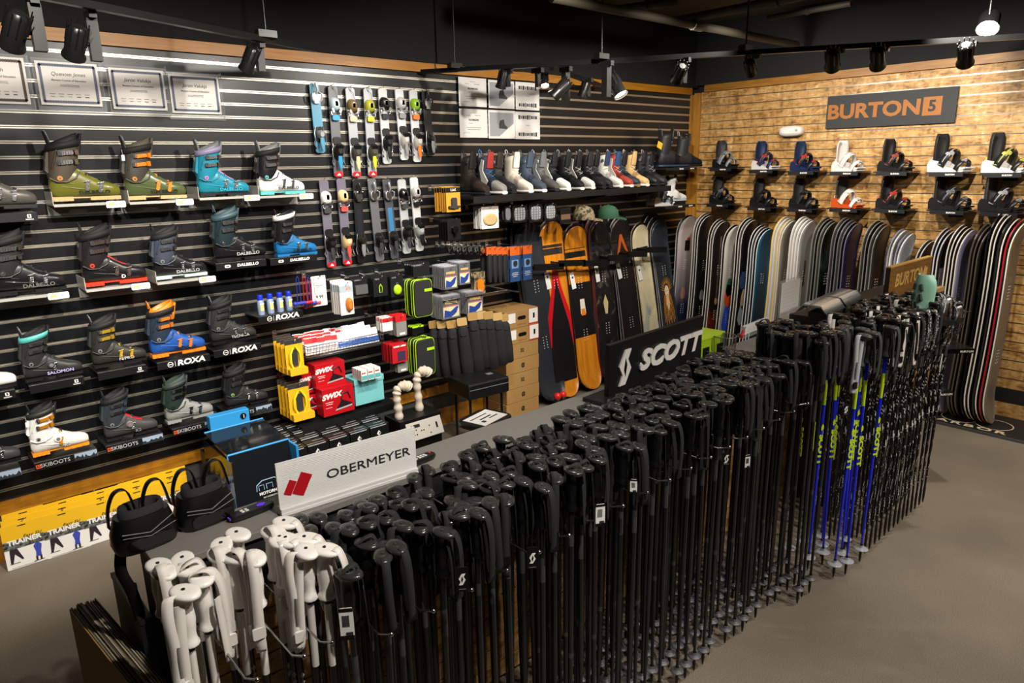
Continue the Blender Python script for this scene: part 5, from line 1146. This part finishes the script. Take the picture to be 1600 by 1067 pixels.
TIPM = MB().lathe([(.0015, 0), (.004, .006), (.0065, .03), (.007, .1)], seg=8).mesh('tip', [BLK])
gripb = mat('0c0c0d', .3, coat=.1, spec=.5); capb = mat('2c2c2c', .25, coat=.4)
def pole_proto(label, H, shaft, grip, straps, basket, group, letter=None, name='ski_pole'):
    out = []
    for s in straps:
        o = thing(name, label, 'ski pole', (0, 0, 0), 0, group)
        for nm, me, z in (('shaft', shaft, 0), ('grip', grip, H), ('strap', s, H), ('basket', basket, 0), ('tip', TIPM, 0)):
            if me is None: continue
            d = bpy.data.objects.new(nm, me); COL.objects.link(d); d.parent = o; d.location = (0, 0, z)
        if letter: letter(o)
        out.append(o)
    return out
H1 = 1.2
blk_sh = mat('111214', .3, coat=.3); band = mat('3a3a3b', .4); faint = mat('1f1f20', .4)
Sb = [shaft_mesh([(.06, .45, blk_sh), (.45, .62, faint), (.62, .86, blk_sh), (.86, .95, band), (.95, H1-.12, blk_sh)]),
      shaft_mesh([(.06, .5, blk_sh), (.5, .52, band), (.52, .93, blk_sh), (.93, .97, band), (.97, H1-.12, blk_sh)])]
Gb = grip_mesh(gripb, cap=capb)
webs = [strap_mesh(WEB, v) for v in range(4)]
Bb = basket_mesh(mat('56545a', .4), .027)
P_blk = pole_proto('', H1, Sb[0], Gb, webs, Bb, None)+pole_proto('', H1, Sb[1], Gb, webs[::-1], Bb, None)
used = set()
bpy.context.view_layer.update()
for o in P_blk: KIDS[o.name] = list(o.children)
def put(protos, x, y, label, group, sc=(1, 1, 1), z=.012, tilt=.014, rz=None):
    k = random.randrange(len(protos)); o = protos[k]
    rot = (random.uniform(-tilt, tilt), random.uniform(-tilt, tilt), random.uniform(-.5, .5) if rz is None else rz)
    if o.name in used: dup(o, (x, y, z), None, label, group, sc=sc, rot=rot)
    else:
        used.add(o.name); o.location = (x, y, z); o.rotation_euler = rot; o.scale = sc; tag(o, label, None, group)
xs = [-5.82+.1245*i for i in range(20)]
where = ['just right of the white poles', 'below the left half of the OBERMEYER sign', 'below the right half of the OBERMEYER sign', 'between the two signs', 'below the gap left of the SCOTT sign', 'below the left end of the SCOTT sign', 'below the middle of the SCOTT sign', 'below the right end of the SCOTT sign', 'beside the lime green box', 'in the taller bunches left of the blue poles']
for h, x in enumerate(xs):
    tall = x > -3.66
    w_ = where[min(8, min(8, int(h*9/17.4)))] if not tall else where[9]
    grp = 'black ski poles hanging '+w_
    hz = 1.31 if tall else 1.125+(x+5.9)*.032
    for r in range(5):
        for c in (-1, 1):
            if r == 4 and c == 1 and h % 3 == 1: continue
            y = (-2.86 if tall else -2.79)-.076*r+random.uniform(-.012, .012)
            put(P_blk, x+c*(.03+random.uniform(-.005, .005)), y, 'black ski pole, black grip, '+w_, grp, (1, 1, (hz+random.uniform(-.018, .018))/H1))
    q = thing('pole_hook', 'long wire hook of the '+ORD[h]+' bunch of black poles from the left', 'hook', (x, -2.585, hz-.165), 0, 'long wire hooks holding the ski poles')
    MB().tube([(0, 0, 0), (0, -.55, 0), (.012, -.585, .012)], .003, 6).ball((.012, -.588, .014), .006).build('rod', MET, q); MB().box((0, .002, -.01), (.05, .006, .06)).build('hook_plate', BLK, q)
# white poles
wgrip = mat('f0ece6', .3, trans=.0, coat=.2); wsh = mat('e2ddd5', .35, coat=.2)
Sw = shaft_mesh([(.06, .72, wsh), (.72, .86, BLKG), (.86, H1-.155, wsh), (H1-.155, H1-.13, BLKG)], r=.0088)
Gw = grip_mesh(wgrip, top=BLK); wweb = mat('dcd6d0', .7, noise=.06, nscale=300)
Bw = basket_mesh(WHT, .03)
def slogo(o):
    mb = MB()
    for k in (0, 1): mb.prism([(-.004, .0), (.004, .012), (-.001, .022), (.004, .034), (-.002, .046), (-.006, .034), (-.001, .022), (-.006, .01)], -.0102, -.0085, M=Matrix.Translation((0, 0, .755)))
    mb.build('logo', WHT, o)
P_wh = pole_proto('', H1, Sw, Gw, [strap_mesh(wweb, v, mat('d9d5d0', .4)) for v in range(4)], Bw, None, slogo)
bpy.context.view_layer.update()
for o in P_wh: KIDS[o.name] = list(o.children)
wpos = [(250, 875), (283, 870), (262, 888), (293, 884), (313, 900), (283, 925), (365, 830), (338, 849), (345, 860), (358, 868), (388, 866), (447, 811), (426, 828), (436, 838), (450, 838), (477, 838), (469, 856), (497, 856)]
bn = ['leftmost', 'middle', 'right-hand']
for i, (u, v) in enumerate(wpos):
    p = onZ(u, v, 1.18); b = 0 if i < 6 else 1 if i < 11 else 2
    put(P_wh, p.x, p.y, 'white ski pole with white grip and strap, in the '+bn[b]+' of the three white bunches', 'white ski poles, '+bn[b]+' bunch', (1.1, 1.1, 1.165/H1), tilt=.01, rz=[.2, -.3, .1, .5, -.1, .35][i % 6])
for i, x in enumerate((-6.13, -6.02, -5.95)):
    q = thing('pole_hook', 'long wire hook holding the '+bn[i]+' bunch of white poles', 'hook', (x, -2.585, .98), 0, 'long wire hooks holding the ski poles')
    MB().tube([(0, 0, 0), (0, -.5, 0), (.012, -.535, .012)], .003, 6).ball((.012, -.538, .014), .006).build('rod', MET, q); MB().box((0, .002, -.01), (.04, .006, .06)).build('hook_plate', BLK, q)
# blue poles
blu = mat('0f22d8', .25, coat=.4); lim = mat('c3e021', .35)
Sl = shaft_mesh([(.1, .86, blu), (.86, .98, lim), (.98, H1-.12, blu)], r=.0088)
Gg = grip_mesh(mat('4a4a4c', .35))
def bl_text(o):
    text('SCOTT', .036, lim, o, (0, -.0102, .64), (PI/2, PI/2, 0), ext=.0012, sx=1.3, bold=.0018)
    MB().prism([(-.006, 0), (.006, .008), (.006, .026), (-.002, .034), (-.007, .02)], -.0115, -.009, M=Matrix.Translation((0, 0, .735))).build('logo', lim, o)
P_bl = pole_proto('', H1, Sl, Gg, [strap_mesh(mat('b9b9bb', .6), 3), strap_mesh(WEB, 1), strap_mesh(mat('3a3a3c', .7), 0)], basket_mesh(mat('b9bcc6', .2, alpha=.55), .036), None, bl_text)
bpy.context.view_layer.update()
for o in P_bl: KIDS[o.name] = list(o.children)
for i, (x, y) in enumerate([(-3.0, -3.17), (-2.93, -3.2), (-2.87, -3.15), (-3.03, -3.05), (-2.93, -3.08), (-2.86, -3.04), (-3.02, -2.94), (-2.9, -2.95), (-2.76, -3.2), (-2.72, -3.1), (-2.78, -3.0)]):
    put(P_bl, x-.27, y-.02, 'bright blue ski pole with lime bands and lettering', 'blue ski poles', (1, 1, 1.27/H1), tilt=.018, rz=random.uniform(-.15, .15)-.45)
# black and white speckled poles
spk = ramp_mat('speckle', [(.0, '0c0c0d'), (.58, '0c0c0d'), (.6, 'd5d2cc'), (1, 'd5d2cc')], kind='noise', scale=(1, 1, .35), tex=75, detail=2, dist=1.5, rough=.3, interp='CONSTANT')
spkb = ramp_mat('speckle_band', [(.0, '0c0c0d'), (.56, '0c0c0d'), (.58, 'cfccc6')], kind='noise', tex=70, detail=2, dist=2, rough=.6, interp='CONSTANT')
Ss = shaft_mesh([(.16, .9, spk), (.06, .16, blk_sh), (.9, .96, band), (.96, H1-.12, spk)])
P_sp = pole_proto('', H1, Ss, grip_mesh(mat('1a1a1b', .3)), [strap_mesh(spkb, 0), strap_mesh(WEB, 1), strap_mesh(spkb, 2), strap_mesh(mat('ddd8d0', .6), 3)], None, None)+pole_proto('', H1, Ss, Gb, [webs[0], strap_mesh(mat('4a3530', .7), 2)], None, None)
bpy.context.view_layer.update()
for o in P_sp: KIDS[o.name] = list(o.children)
for h, x in enumerate([-2.93, -2.8, -2.67, -2.54, -2.41, -2.28, -2.15]):
    for r in range(4):
        for c in (-1, 1):
            put(P_sp, x+c*.03, -2.93-.095*r, 'black ski pole with white speckled shaft, right of the blue poles', 'speckled ski poles', (1, 1, (1.26+random.uniform(-.02, .03))/H1), z=.03, tilt=.025)
# hang tags on the poles
for i, (u, v, w, h, c, lab, rz) in enumerate(((542, 975, .032, .085, 0, 'white barcode tag on the leftmost black poles', .0), (722, 905, .032, .07, 1, 'black tag with white S logo left of centre', 0), (832, 872, .032, .07, 1, 'black tag with white S logo below the cardboard boxes', 0), (938, 805, .03, .075, 0, 'white barcode tag hanging near the middle of the black poles', .1), (1135, 717, .035, .05, 1, 'black tag with white S logo right of the SCOTT sign', 0), (1168, 722, .022, .06, 0, 'narrow white tag right of the black S tag', .15), (990, 760, .022, .05, 0, 'small white tag below the left half of the SCOTT sign', -.3), (1322, 640, .03, .055, 1, 'black S tag among the blue poles', 0))):
    p = onA(u, v, 3.2 if u > 600 else 3.16); o = thing('hang_tag', lab, 'tag', p, -.6+rz, 'hang tags on the poles')
    MB().box((0, 0, 0), (w, .0012, h), 0, None, .003).build('card', [PAPER, BLK][c], o)
    if c == 0:
        mb = MB()
        for k in range(9): mb.box((-w*.3+k*w*.06, -.0012, h*.1), (w*.03, .0004, h*.35))
        mb.box((w*.15, -.0012, -h*.3), (w*.5, .0004, h*.1)); mb.build('barcode', DGR, o)
        MB().box((0, -.0012, h*.44), (w, .0004, h*.1)).box((0, -.0012, -h*.42), (w, .0004, h*.14)).build('black_bands', BLK, o)
    else:
        MB().prism([(-.001, .016), (.009, .016), (.004, .007), (.009, -.002), (.001, -.016), (-.009, -.016), (-.004, -.007), (-.009, .002)], -.0014, -.0008).prism([(0, .009), (.003, .002), (0, -.009), (-.003, -.002)], -.0018, -.0013, 1).build('logo', [WHT, BLK], o)
        MB().box((0, -.0012, -h*.4), (w*.6, .0004, .002)).build('print_line', GRY, o)
    MB().tube([(0, 0, h/2-.002), (.004, .01, h/2+.03)], .0007, 4).build('string', BLK, o)
# ------------------------------------------------------------------ signs and goods on the counter
zt = 1.052
A_, B_ = onZ(438, 806, zt), onZ(651, 739, zt); L_ = (B_-A_).length; ang = math.atan2(B_.y-A_.y, B_.x-A_.x)
o = thing('counter_sign', 'white ribbed OBERMEYER sign with red diamonds standing on the counter', 'sign', (A_+B_)/2, ang)
mb = MB(); hs = .168
mb.box((0, 0, hs/2+.002), (L_, .006, hs))
for k in range(26): mb.box((0, -.0035, .022+k*.0055), (L_, .0014, .0028))
mb.build('sign_panel', mat('e3e2e0', .4), o); MB().box((0, .006, .013), (L_, .04, .022)).box((0, -.006, .006), (L_, .02, .012)).build('foot', mat('dcdbd8', .35), o, bevel=.002)
text('OBERMEYER', .042, mat('2a2d31', .4), o, (.065, -.0056, .09), sx=1.3, ext=.0008)
for dx, dz, w, h in ((-.162, .085, .038, .07), (-.2, .084, .024, .046)): MB().box((dx, -.0052, dz), (w, .0016, h), 0, (0, .5, 0)).build('red_diamond', mat('b81420', .4), o)
A_, B_ = onZ(950, 626, zt), onZ(1094, 567, zt); L_ = (B_-A_).length; ang = math.atan2(B_.y-A_.y, B_.x-A_.x)
o = thing('counter_sign', 'black SCOTT sign with raised white letters on a flat black foot', 'sign', (A_+B_)/2+Vector((0, .01, 0)), ang)
MB().box((0, 0, .135), (L_, .025, .235), 0).build('sign_panel', mat('131314', .45), o, bevel=.002)
MB().box((0, .0, .009), (L_+.16, .14, .017)).build('foot', mat('1b1a1a', .3), o, bevel=.001)
text('SCOTT', .125, WHT, o, (.09, -.018, .128), sx=1.32, shear=.28, bold=.0055, ext=.004)
MB().prism([(.0, .08), (.045, .08), (.02, .035), (.045, -.01), (.0, -.08), (-.045, -.08), (-.02, -.035), (-.045, .01)], -.02, -.0125, M=Matrix.Translation((-.285, 0, .13))).prism([(.0, .045), (.012, .01), (0, -.045), (-.012, -.01)], -.0206, -.0195, 1, M=Matrix.Translation((-.285, 0, .13))).build('logo', [WHT, BLK], o)
o = thing('counter_sign', 'wooden BURTON sign standing on the taller end fixture', 'sign', (-1.52, -2.78, 1.172), 0)
wd = ramp_mat('brown_wood', [(.3, '6d4a1a'), (.7, '8d6426')], scale=(2, 14, 14), tex=4, detail=5, rough=.5)
MB().box((0, 0, .125), (.72, .03, .2)).build('sign_panel', wd, o); MB().box((0, 0, .229), (.72, .031, .008)).build('top_edge', mat('d5a85e', .5), o); MB().box((0, 0, .014), (.72, .06, .026)).build('foot', mat('1e1d1c', .5), o); MB().box((-.361, 0, .125), (.004, .03, .2)).build('side_edge', mat('3b2d18', .5), o)
text('BURTON', .115, mat('d8ae62', .5), o, (-.02, -.0165, .13), sx=1.1, shear=.2, bold=.003); MB().box((.255, -.0165, .13), (.06, .001, .075), 0, (0, .12, 0)).build('logo_square', mat('d8ae62', .5), o)
# remotes
def remote(label, u, v, rz, jewel):
    p = onZ(u, v, zt+.002); o = thing('remote_control', label, 'remote', p, rz, 'remotes on the counter')
    MB().loft([[(a, b, z) for a, b in sup(.07*s, .02*s, 18, 4)] for z, s in ((0, .94), (.004, 1), (.014, 1), (.018, .94))]).build('body', mat('18181a', .35), o)
    if jewel: MB().disc((.03, 0, .019), .01, .003, 'z').box((.03, 0, .0195), (.026, .008, .003), 0).build('direction_pad', mat('5b35c9', .4, emit=.4), o); MB().box((-.072, 0, .01), (.004, .016, .006)).build('side_tab', mat('6a49d0', .4), o)
    mb = MB()
    for i in range(4): mb.box((-.03+(i % 2)*.013, -.006+.012*(i//2), .019), (.009, .006, .003))
    if not jewel:
        for i in range(6): mb.box((.0+(i % 3)*.013, -.006+.012*(i//3), .019), (.009, .006, .003))
    mb.build('buttons', WHT, o)
    if not jewel: MB().disc((.052, .004, .019), .005, .003, 'z').build('power_button', mat('d33a3a', .4), o)
remote('black remote with glowing purple pad at the near end of the counter', 394, 802, ang*.6+.05, 1)
remote('black remote with white keys peeking from behind the OBERMEYER sign', 655, 722, .1, 0)
# black cross-country boots, with pull loops
def nordic(label, u, v, rz):
    p = onZ(u, v, zt); o = thing('ski_touring_boot', label, 'boot', p, rz, 'black boots on the near end of the counter')
    MB().loft([[(a, b, z) for a, b in sup(w, d, 20, 3)] for z, w, d in ((0, .08, .05), (.02, .086, .056), (.05, .084, .054), (.085, .074, .048), (.1, .07, .044))]).build('boot_body', mat('101011', .35, coat=.2), o)
    MB().loft([[(a, b, z) for a, b in sup(w, d, 18, 2.6)] for z, w, d in ((.095, .06, .038), (.125, .056, .034), (.12, .046, .026), (.08, .04, .022))]).build('liner', mat('222123', .85, noise=.4, nscale=300), o)
    for s in (-1, 1):
        MB().ribbon(smooth([(s*.045-.04, -.0, .08), (s*.045-.036, 0, .13), (s*.045-.02, 0, .17), (s*.045, 0, .18), (s*.045+.02, 0, .165), (s*.045+.035, 0, .09)]), .02, (0, 1, 0), .0015).build('pull_loop', BLK, o)
    MB().tube([(-.07, -.05, .07), (0, -.056, .055), (.068, -.05, .085)], .0018, 5).tube([(-.07, -.052, .06), (0, -.058, .045), (.07, -.05, .06)], .0014, 5).build('piping', GRY, o)
    MB().box((0, -.055, .028), (.12, .006, .03), 0, None, .006).build('strap_band', BLKG, o)
    return o
nordic('black boot with loops hanging over the near corner of the counter', 228, 848, .1)
nordic('black boot with loops second from the near corner of the counter', 322, 812, .1)
p = onZ(205, 862, 1.04)
o = thing('boot_strap', 'long black strap hanging down from the near boot with a price tag', 'strap', p)
MB().ribbon(smooth([(0, .03, .03), (-.022, .0, .02), (-.034, -.01, -.04), (-.02, -.02, -.1), (-.012, -.024, -.16), (-.01, -.024, -.2)]), .03, (1, -.4, .1), .0018).build('strap_band', BLK, o)
o = thing('hang_tag', 'white handwritten price tag on the strap at the counter corner', 'tag', onZ(206, 922, .9)); MB().box((0, 0, 0), (.03, .0015, .045), 0, None, .006).build('card', PAPER, o)
MB().box((0, -.001, .005), (.018, .0006, .002)).box((0, -.001, -.004), (.016, .0006, .002)).build('handwriting', DGR, o)
# goods at the far end of the counter
p = onZ(1102, 556, zt); o = thing('green_box', 'lime green box on the counter beside the SCOTT sign', 'box', (p.x, p.y+.03, zt), .05)
MB().box((0, 0, .055), (.24, .13, .11)).build('carton', mat('a3c81a', .45), o); MB().box((0, 0, .115), (.25, .14, .012)).build('lid', mat('b9d93a', .45), o)
p = onZ(1136, 558, zt); o = thing('wire_cup', 'round metal mesh cup on the counter', 'cup', (p.x, p.y+.02, zt))
mb = MB()
for i in range(36): a = 2*PI*i/36; mb.tube([(.055*math.cos(a), .055*math.sin(a), .004), (.06*math.cos(a), .06*math.sin(a), .115)], .0016, 4)
mb.lathe([(.057, 0), (.058, .006)], seg=24).tube([(.06*math.cos(2*PI*i/24), .06*math.sin(2*PI*i/24), .115) for i in range(25)], .003, 5); mb.build('mesh_wall', mat('8a867c', .35, .8), o)
p = onZ(1180, 520, zt); o = thing('label_rail', 'white sign rail lying on the far counter end', 'sign holder', (p.x, p.y, zt), .08)
MB().box((0, 0, .045), (.34, .02, .05)).build('white_strip', PAPER, o); MB().box((0, .01, .01), (.34, .05, .02)).box((-.171, 0, .035), (.004, .03, .07)).build('rail', CLEAR, o)
p = onZ(1238, 504, 1.06); o = thing('paper_sign', 'large white printed sheet in a clear stand behind the tall black poles', 'sign', (p.x+.0, p.y+.03, zt), .06)
MB().box((0, 0, .145), (.27, .003, .26), 0, (.0, 0, 0)).build('paper', mat('dedbd4', .6), o); MB().box((.0, .006, .15), (.29, .002, .28)).box((.19, .03, .13), (.1, .002, .24)).build('clear_stand', CLEAR, o)
mb = MB()
for i in range(9): mb.box((0, -.002, .05+.022*i), (.22, .0006, .0012))
mb.build('print_lines', LGR, o)
for i, (u, v, lab) in enumerate(((1282, 488, 'front silver grey visor on the far counter end'), (1312, 474, 'rear silver grey visor on the far counter end'))):
    p = onZ(u, v, 1.2); o = thing('helmet_visor', lab, 'visor', (p.x, p.y, 1.215), .1, 'silver visors')
    MB().loft([[(x, y, z) for x, y, z in ((x0, -.09, 0), (x0, -.05, .05), (x0, .05, .055), (x0, .09, .0), (x0, .05, .045), (x0, -.05, .04))] for x0 in (-.15, -.05, .08, .15)]).build('lens', mat('b9c2c9', .15, .6), o); MB().box((0, -.03, -.015), (.28, .1, .05)).build('case', BLK, o)
o = thing('red_tool', 'red and black screwdriver lying by the mesh cup', 'tool', onZ(1160, 528, 1.1), .4)
MB().tube([(-.06, 0, .02), (.03, 0, .03)], .01, 8).build('handle', RED, o); MB().tube([(.03, 0, .03), (.12, 0, .036)], .003, 6).build('shank', MET, o)
# bindings hung at the far end on angled shelves
mint = mat('9fd3bd', .4)
for i, (u0, v0, u1, v1, z) in enumerate(((1448, 546, 1522, 545, .93), (1424, 615, 1486, 612, .63))):
    a, b = onZ(u0, v0, z), onZ(u1, v1, z); c = (a+b)/2; an = math.atan2(b.y-a.y, b.x-a.x)
    o = thing('binding_shelf', ('upper', 'lower')[i]+' black angled shelf at the far end of the counter', 'display shelf', c, an, 'angled shelves at the far counter end')
    MB().box((0, .08, -.004), (.3, .17, .008)).box((0, 0, -.014), (.3, .005, .028)).box((-.1, .2, -.02), (.02, .3, .02)).build('ledge', BLKG, o); text('BURTON', .02, WHT, o, (.1, -.0035, -.014), bold=.001)
    snb_binding(('black binding on the upper angled shelf', 'black binding on the lower angled shelf')[i], c+Vector((.02, .06, .005)), an-.1, pb, padk, padk, GRY, 'bindings at the far counter end', .95, rot=(0, -.9 if i == 0 else -.6, an))
p = onZ(1468, 508, 1.19)
snb_binding('black binding with mint green highback at the far end of the counter', (p.x+.08, p.y+.05, 1.18), -.5, pb, mint, padk, LGR, 'bindings at the far counter end', 1.05, hole_c=mat('2b4a40', .5))
for i in range(4):
    p = onZ(1428+9*i, 610, .64); o = tag(MB().box((0, 0, .06), (.05, .002, .14+.02*(i % 2)), 0, (0, .2, 0)).build('kraft_card', mat('c08f45', .7)), ORD[i]+' upright kraft card below the angled shelves', 'card', 'kraft cards'); o.location = p
# ------------------------------------------------------------------ track lighting, pipes
ZT = 2.72
def Tz(u, v, z=ZT): return onZ(u, v, z)
def track(label, pts):
    o = thing('lighting_track', label, 'light track', (0, 0, 0)); MB().loft([[(p.x-.017*n.x, p.y-.017*n.y, p.z-.0), (p.x+.017*n.x, p.y+.017*n.y, p.z), (p.x+.017*n.x, p.y+.017*n.y, p.z+.03), (p.x-.017*n.x, p.y-.017*n.y, p.z+.03)] for p in pts for n in [Vector((-(pts[-1]-pts[0]).y, (pts[-1]-pts[0]).x, 0)).normalized()]], sm=False).build('channel', mat('151515', .3), o); return o
t1 = [Tz(-120, -36), Tz(495, 82)]; t2 = [Tz(585, 120), Tz(1165, 86), Tz(1700, 55)]; t3 = [Tz(862, 110), Tz(940, 137)]
track('lighting track above the ski boots', t1); track('long lighting track crossing to the OSB wall', [Tz(640, 116.8), Tz(1690, 56)]); track('short side track above the snowboard boots', t3)
for i, (u, v) in enumerate(((417, 66), (711, 112), (940, 98), (1165, 86))):
    p = Tz(u, v); o = thing('suspension_rod', ORD[i]+' thin black rod from the left carrying a lighting track', 'rod', p, 0, 'suspension rods')
    MB().tube([(0, 0, .03), (0, 0, 3.395-p.z)], .006, 6).build('rod', BLK, o); MB().box((0, 0, .04), (.1, .05, .035)).build('clamp', BLK, o)
def track_head(label, u, v, drop, aim, lit=0, big=1, side=-1, z=ZT):
    p = Tz(u, v, z); o = thing('track_spotlight', label, 'spotlight', p, 0, 'track spotlights')
    MB().box((0, 0, -.01), (.03, .1, .03)).box((0, 0, -.02-drop/2), (.04*big, .04*big, drop)).build('driver_box', mat('121212', .5), o)
    d = (Vector(aim)-p).normalized(); c = Vector((.07*side*big, -.02, -drop*.75))
    M = Matrix.Translation(c) @ d.to_track_quat('Z', 'Y').to_matrix().to_4x4()
    h = MB(); h.lathe([(.02*big, -.075*big), (.036*big, -.06*big), (.037*big, .04*big), (.044*big, .055*big), (.044*big, .062*big)], M=M, seg=18, caps=(1, 0))
    for k in range(10):
        a = 2*PI*k/10; h.box((.038*big*math.cos(a), .038*big*math.sin(a), -.04*big), (.004, .004, .06*big)) if 0 else h.tube([tuple(M @ Vector((.038*big*math.cos(a), .038*big*math.sin(a), -.085*big))), tuple(M @ Vector((.038*big*math.cos(a), .038*big*math.sin(a), .0)))], .003, 4)
    h.build('lamp_head', mat('171717', .35), o)
    MB().tube([tuple(c), (0, 0, -drop*.75)], .008, 6).build('swivel_arm', BLK, o)
    MB().lathe([(.036*big, .05*big), (.03*big, .048*big), (.0005, .047*big)], M=M, seg=18).build('lens', mat('fff0dc', .3, emit=25) if lit else mat('2a2a28', .2), o)
    return o
for a in (('large track spotlight at the upper left edge', 50, -3, .17, (-6.3, 0, 1.6), 0, 1.1), ('second large track spotlight from the left', 140, 20, .17, (-5.9, 0, 1.7), 0, 1.05), ('track spotlight beside the first rod', 404, 68, .12, (-5.1, 0, 1.9), 0, .95),
          ('small dark spotlight in front of the technician papers', 792, 110, .09, (-3.0, 0, 1.6), 0, .9), ('small lit spotlight just right of the technician papers', 840, 108, .1, (-3.6, -1.6, .6), 1, .7, 1), ('tall spotlight left of the short side track', 884, 106, .2, (-3.6, 0, 1.6), 0, 1.1),
          ('spotlight hanging from the short side track', 918, 124, .11, (-2.2, 0, 1.7), 0, .9), ('large lit spotlight with finned head above the boot shelf', 948, 97, .2, (-2.6, -2.6, .5), 1, 1.15, 1), ('spotlight left of the corner', 1068, 92, .13, (-1.3, 0, 1.5), 0, 1),
          ('spotlight beside the rod near the corner', 1177, 86, .11, (0, -1.0, 1.6), 0, .9), ('first dark spotlight above the OSB wall', 1306, 78, .09, (0, -1.6, 1.5), 0, 1.1), ('second dark spotlight above the OSB wall', 1376, 75, .09, (0, -2.0, 1.5), 0, 1.1), ('twin dark spotlight near the right end of the OSB wall', 1512, 67, .1, (0, -2.6, 1.5), 0, 1.1)):
    track_head(*a)
p = onZ(1543, 45, 2.82)
o = thing('bright_spotlight', 'brilliantly lit spotlight at the upper right of the photo', 'spotlight', p)
dv = (CAM-p).normalized()*.75+Vector((.15, .1, -.6)); M = dv.normalized().to_track_quat('Z', 'Y').to_matrix().to_4x4()
MB().lathe([(.03, -.13), (.056, -.1), (.058, -.01), (.062, .0)], M=M, seg=20, caps=(1, 0)).build('lamp_head', BLK, o); MB().lathe([(.0565, -.004), (.0005, -.003)], M=M, seg=20, caps=(0, 0)).build('lens', mat('fff2df', .3, emit=60), o)
MB().tube([(0, .0, .05), (0, 0, 3.395-p.z)], .008, 6).build('stem', BLK, o)
pm = mat('3a3428', .6)
for i, (a, b, r, z) in enumerate((((862, -4), (1245, 70), .03, 3.05), ((1050, 34), (1420, -40), .03, 3.1), ((1200, 28), (1330, 5), .02, 3.1), ((965, 15), (1060, 2), .03, 3.15))):
    o = thing('ceiling_pipe', ('long', 'crossing', 'thin short', 'short')[i]+' dark pipe running under the ceiling near the corner', 'pipe', (0, 0, 0)); A_, B_ = onZ(*a, z), onZ(*b, z)
    MB().tube([tuple(A_), tuple(B_)], r, 10).build('pipe', pm, o)
    MB().tube([tuple(A_.lerp(B_, .48)), tuple(A_.lerp(B_, .52))], r*1.3, 10).build('coupling', pm, o)
w = bpy.data.worlds.new('world'); SC.world = w; w.use_nodes = True
w.node_tree.nodes['Background'].inputs[0].default_value = (1, .95, .88, 1); w.node_tree.nodes['Background'].inputs[1].default_value = .03
SC.view_settings.view_transform = 'Standard'; SC.view_settings.look = 'None'; SC.view_settings.gamma = 1
SC.view_settings.use_curve_mapping = False; SC.view_settings.exposure = .3
def spot(loc, target, power, ang=60, blend=.7, size=.035, col=(1, .88, .72)):
    l = bpy.data.lights.new('spot_lamp', 'SPOT'); l.energy = power; l.spot_size = math.radians(ang); l.spot_blend = blend; l.shadow_soft_size = size; l.color = col
    o = bpy.data.objects.new('spot_lamp', l); COL.objects.link(o); o.location = loc
    d = Vector(target)-Vector(loc); o.rotation_euler = d.to_track_quat('-Z', 'Y').to_euler(); return o
W = (1, .93, .83)
for x, y, tx, z, p, a in ((-7.0, -2.1, -6.9, 1.8, 95, 84), (-6.1, -2.1, -6.1, 1.8, 95, 84), (-5.2, -2.0, -5.2, 1.7, 105, 84), (-4.3, -2.0, -4.3, 1.3, 140, 95), (-4.1, -1.0, -3.9, 2.1, 70, 60), (-3.3, -1.9, -3.3, 1.8, 110, 95), (-2.4, -1.9, -2.2, 1.5, 120, 95), (-1.5, -1.8, -1.3, 1.8, 90, 95)):
    spot((x, y, 3.0), (tx, 0, z), p, a, .9, col=W)
for x, y, ty, z, p in ((-2.1, -1.2, -.9, 1.9, 100), (-2.0, -2.1, -1.9, 1.8, 130), (-1.85, -3.0, -2.9, 1.7, 150), (-2.0, -4.2, -4.0, 1.5, 120)):
    spot((x, y, 2.95), (0, ty, z), p, 95, .9, col=W)
for x, y, tx, ty, p in ((-5.6, -4.3, -6.0, -2.8, 170), (-4.9, -4.5, -5.0, -2.8, 80), (-3.4, -4.4, -3.4, -2.9, 100), (-1.9, -3.4, -1.7, -4.0, 110), (-3.0, -6.0, -3.0, -4.6, 170), (-1.2, -5.6, -1.6, -4.2, 130), (-4.6, -2.2, -4.6, -2.6, 50)):
    spot((x, y, 3.1), (tx, ty, .6), p, 80, .8, col=W)
for x, p in ((-6.7, 110), (-5.8, 130), (-4.9, 110), (-3.9, 90), (-2.9, 70)):  # added spots without fixtures, brightening the lower rows of the black wall
    spot((x, -3.1, 3.1), (x+.1, 0, .85), p*1.7, 42, .6, col=W)
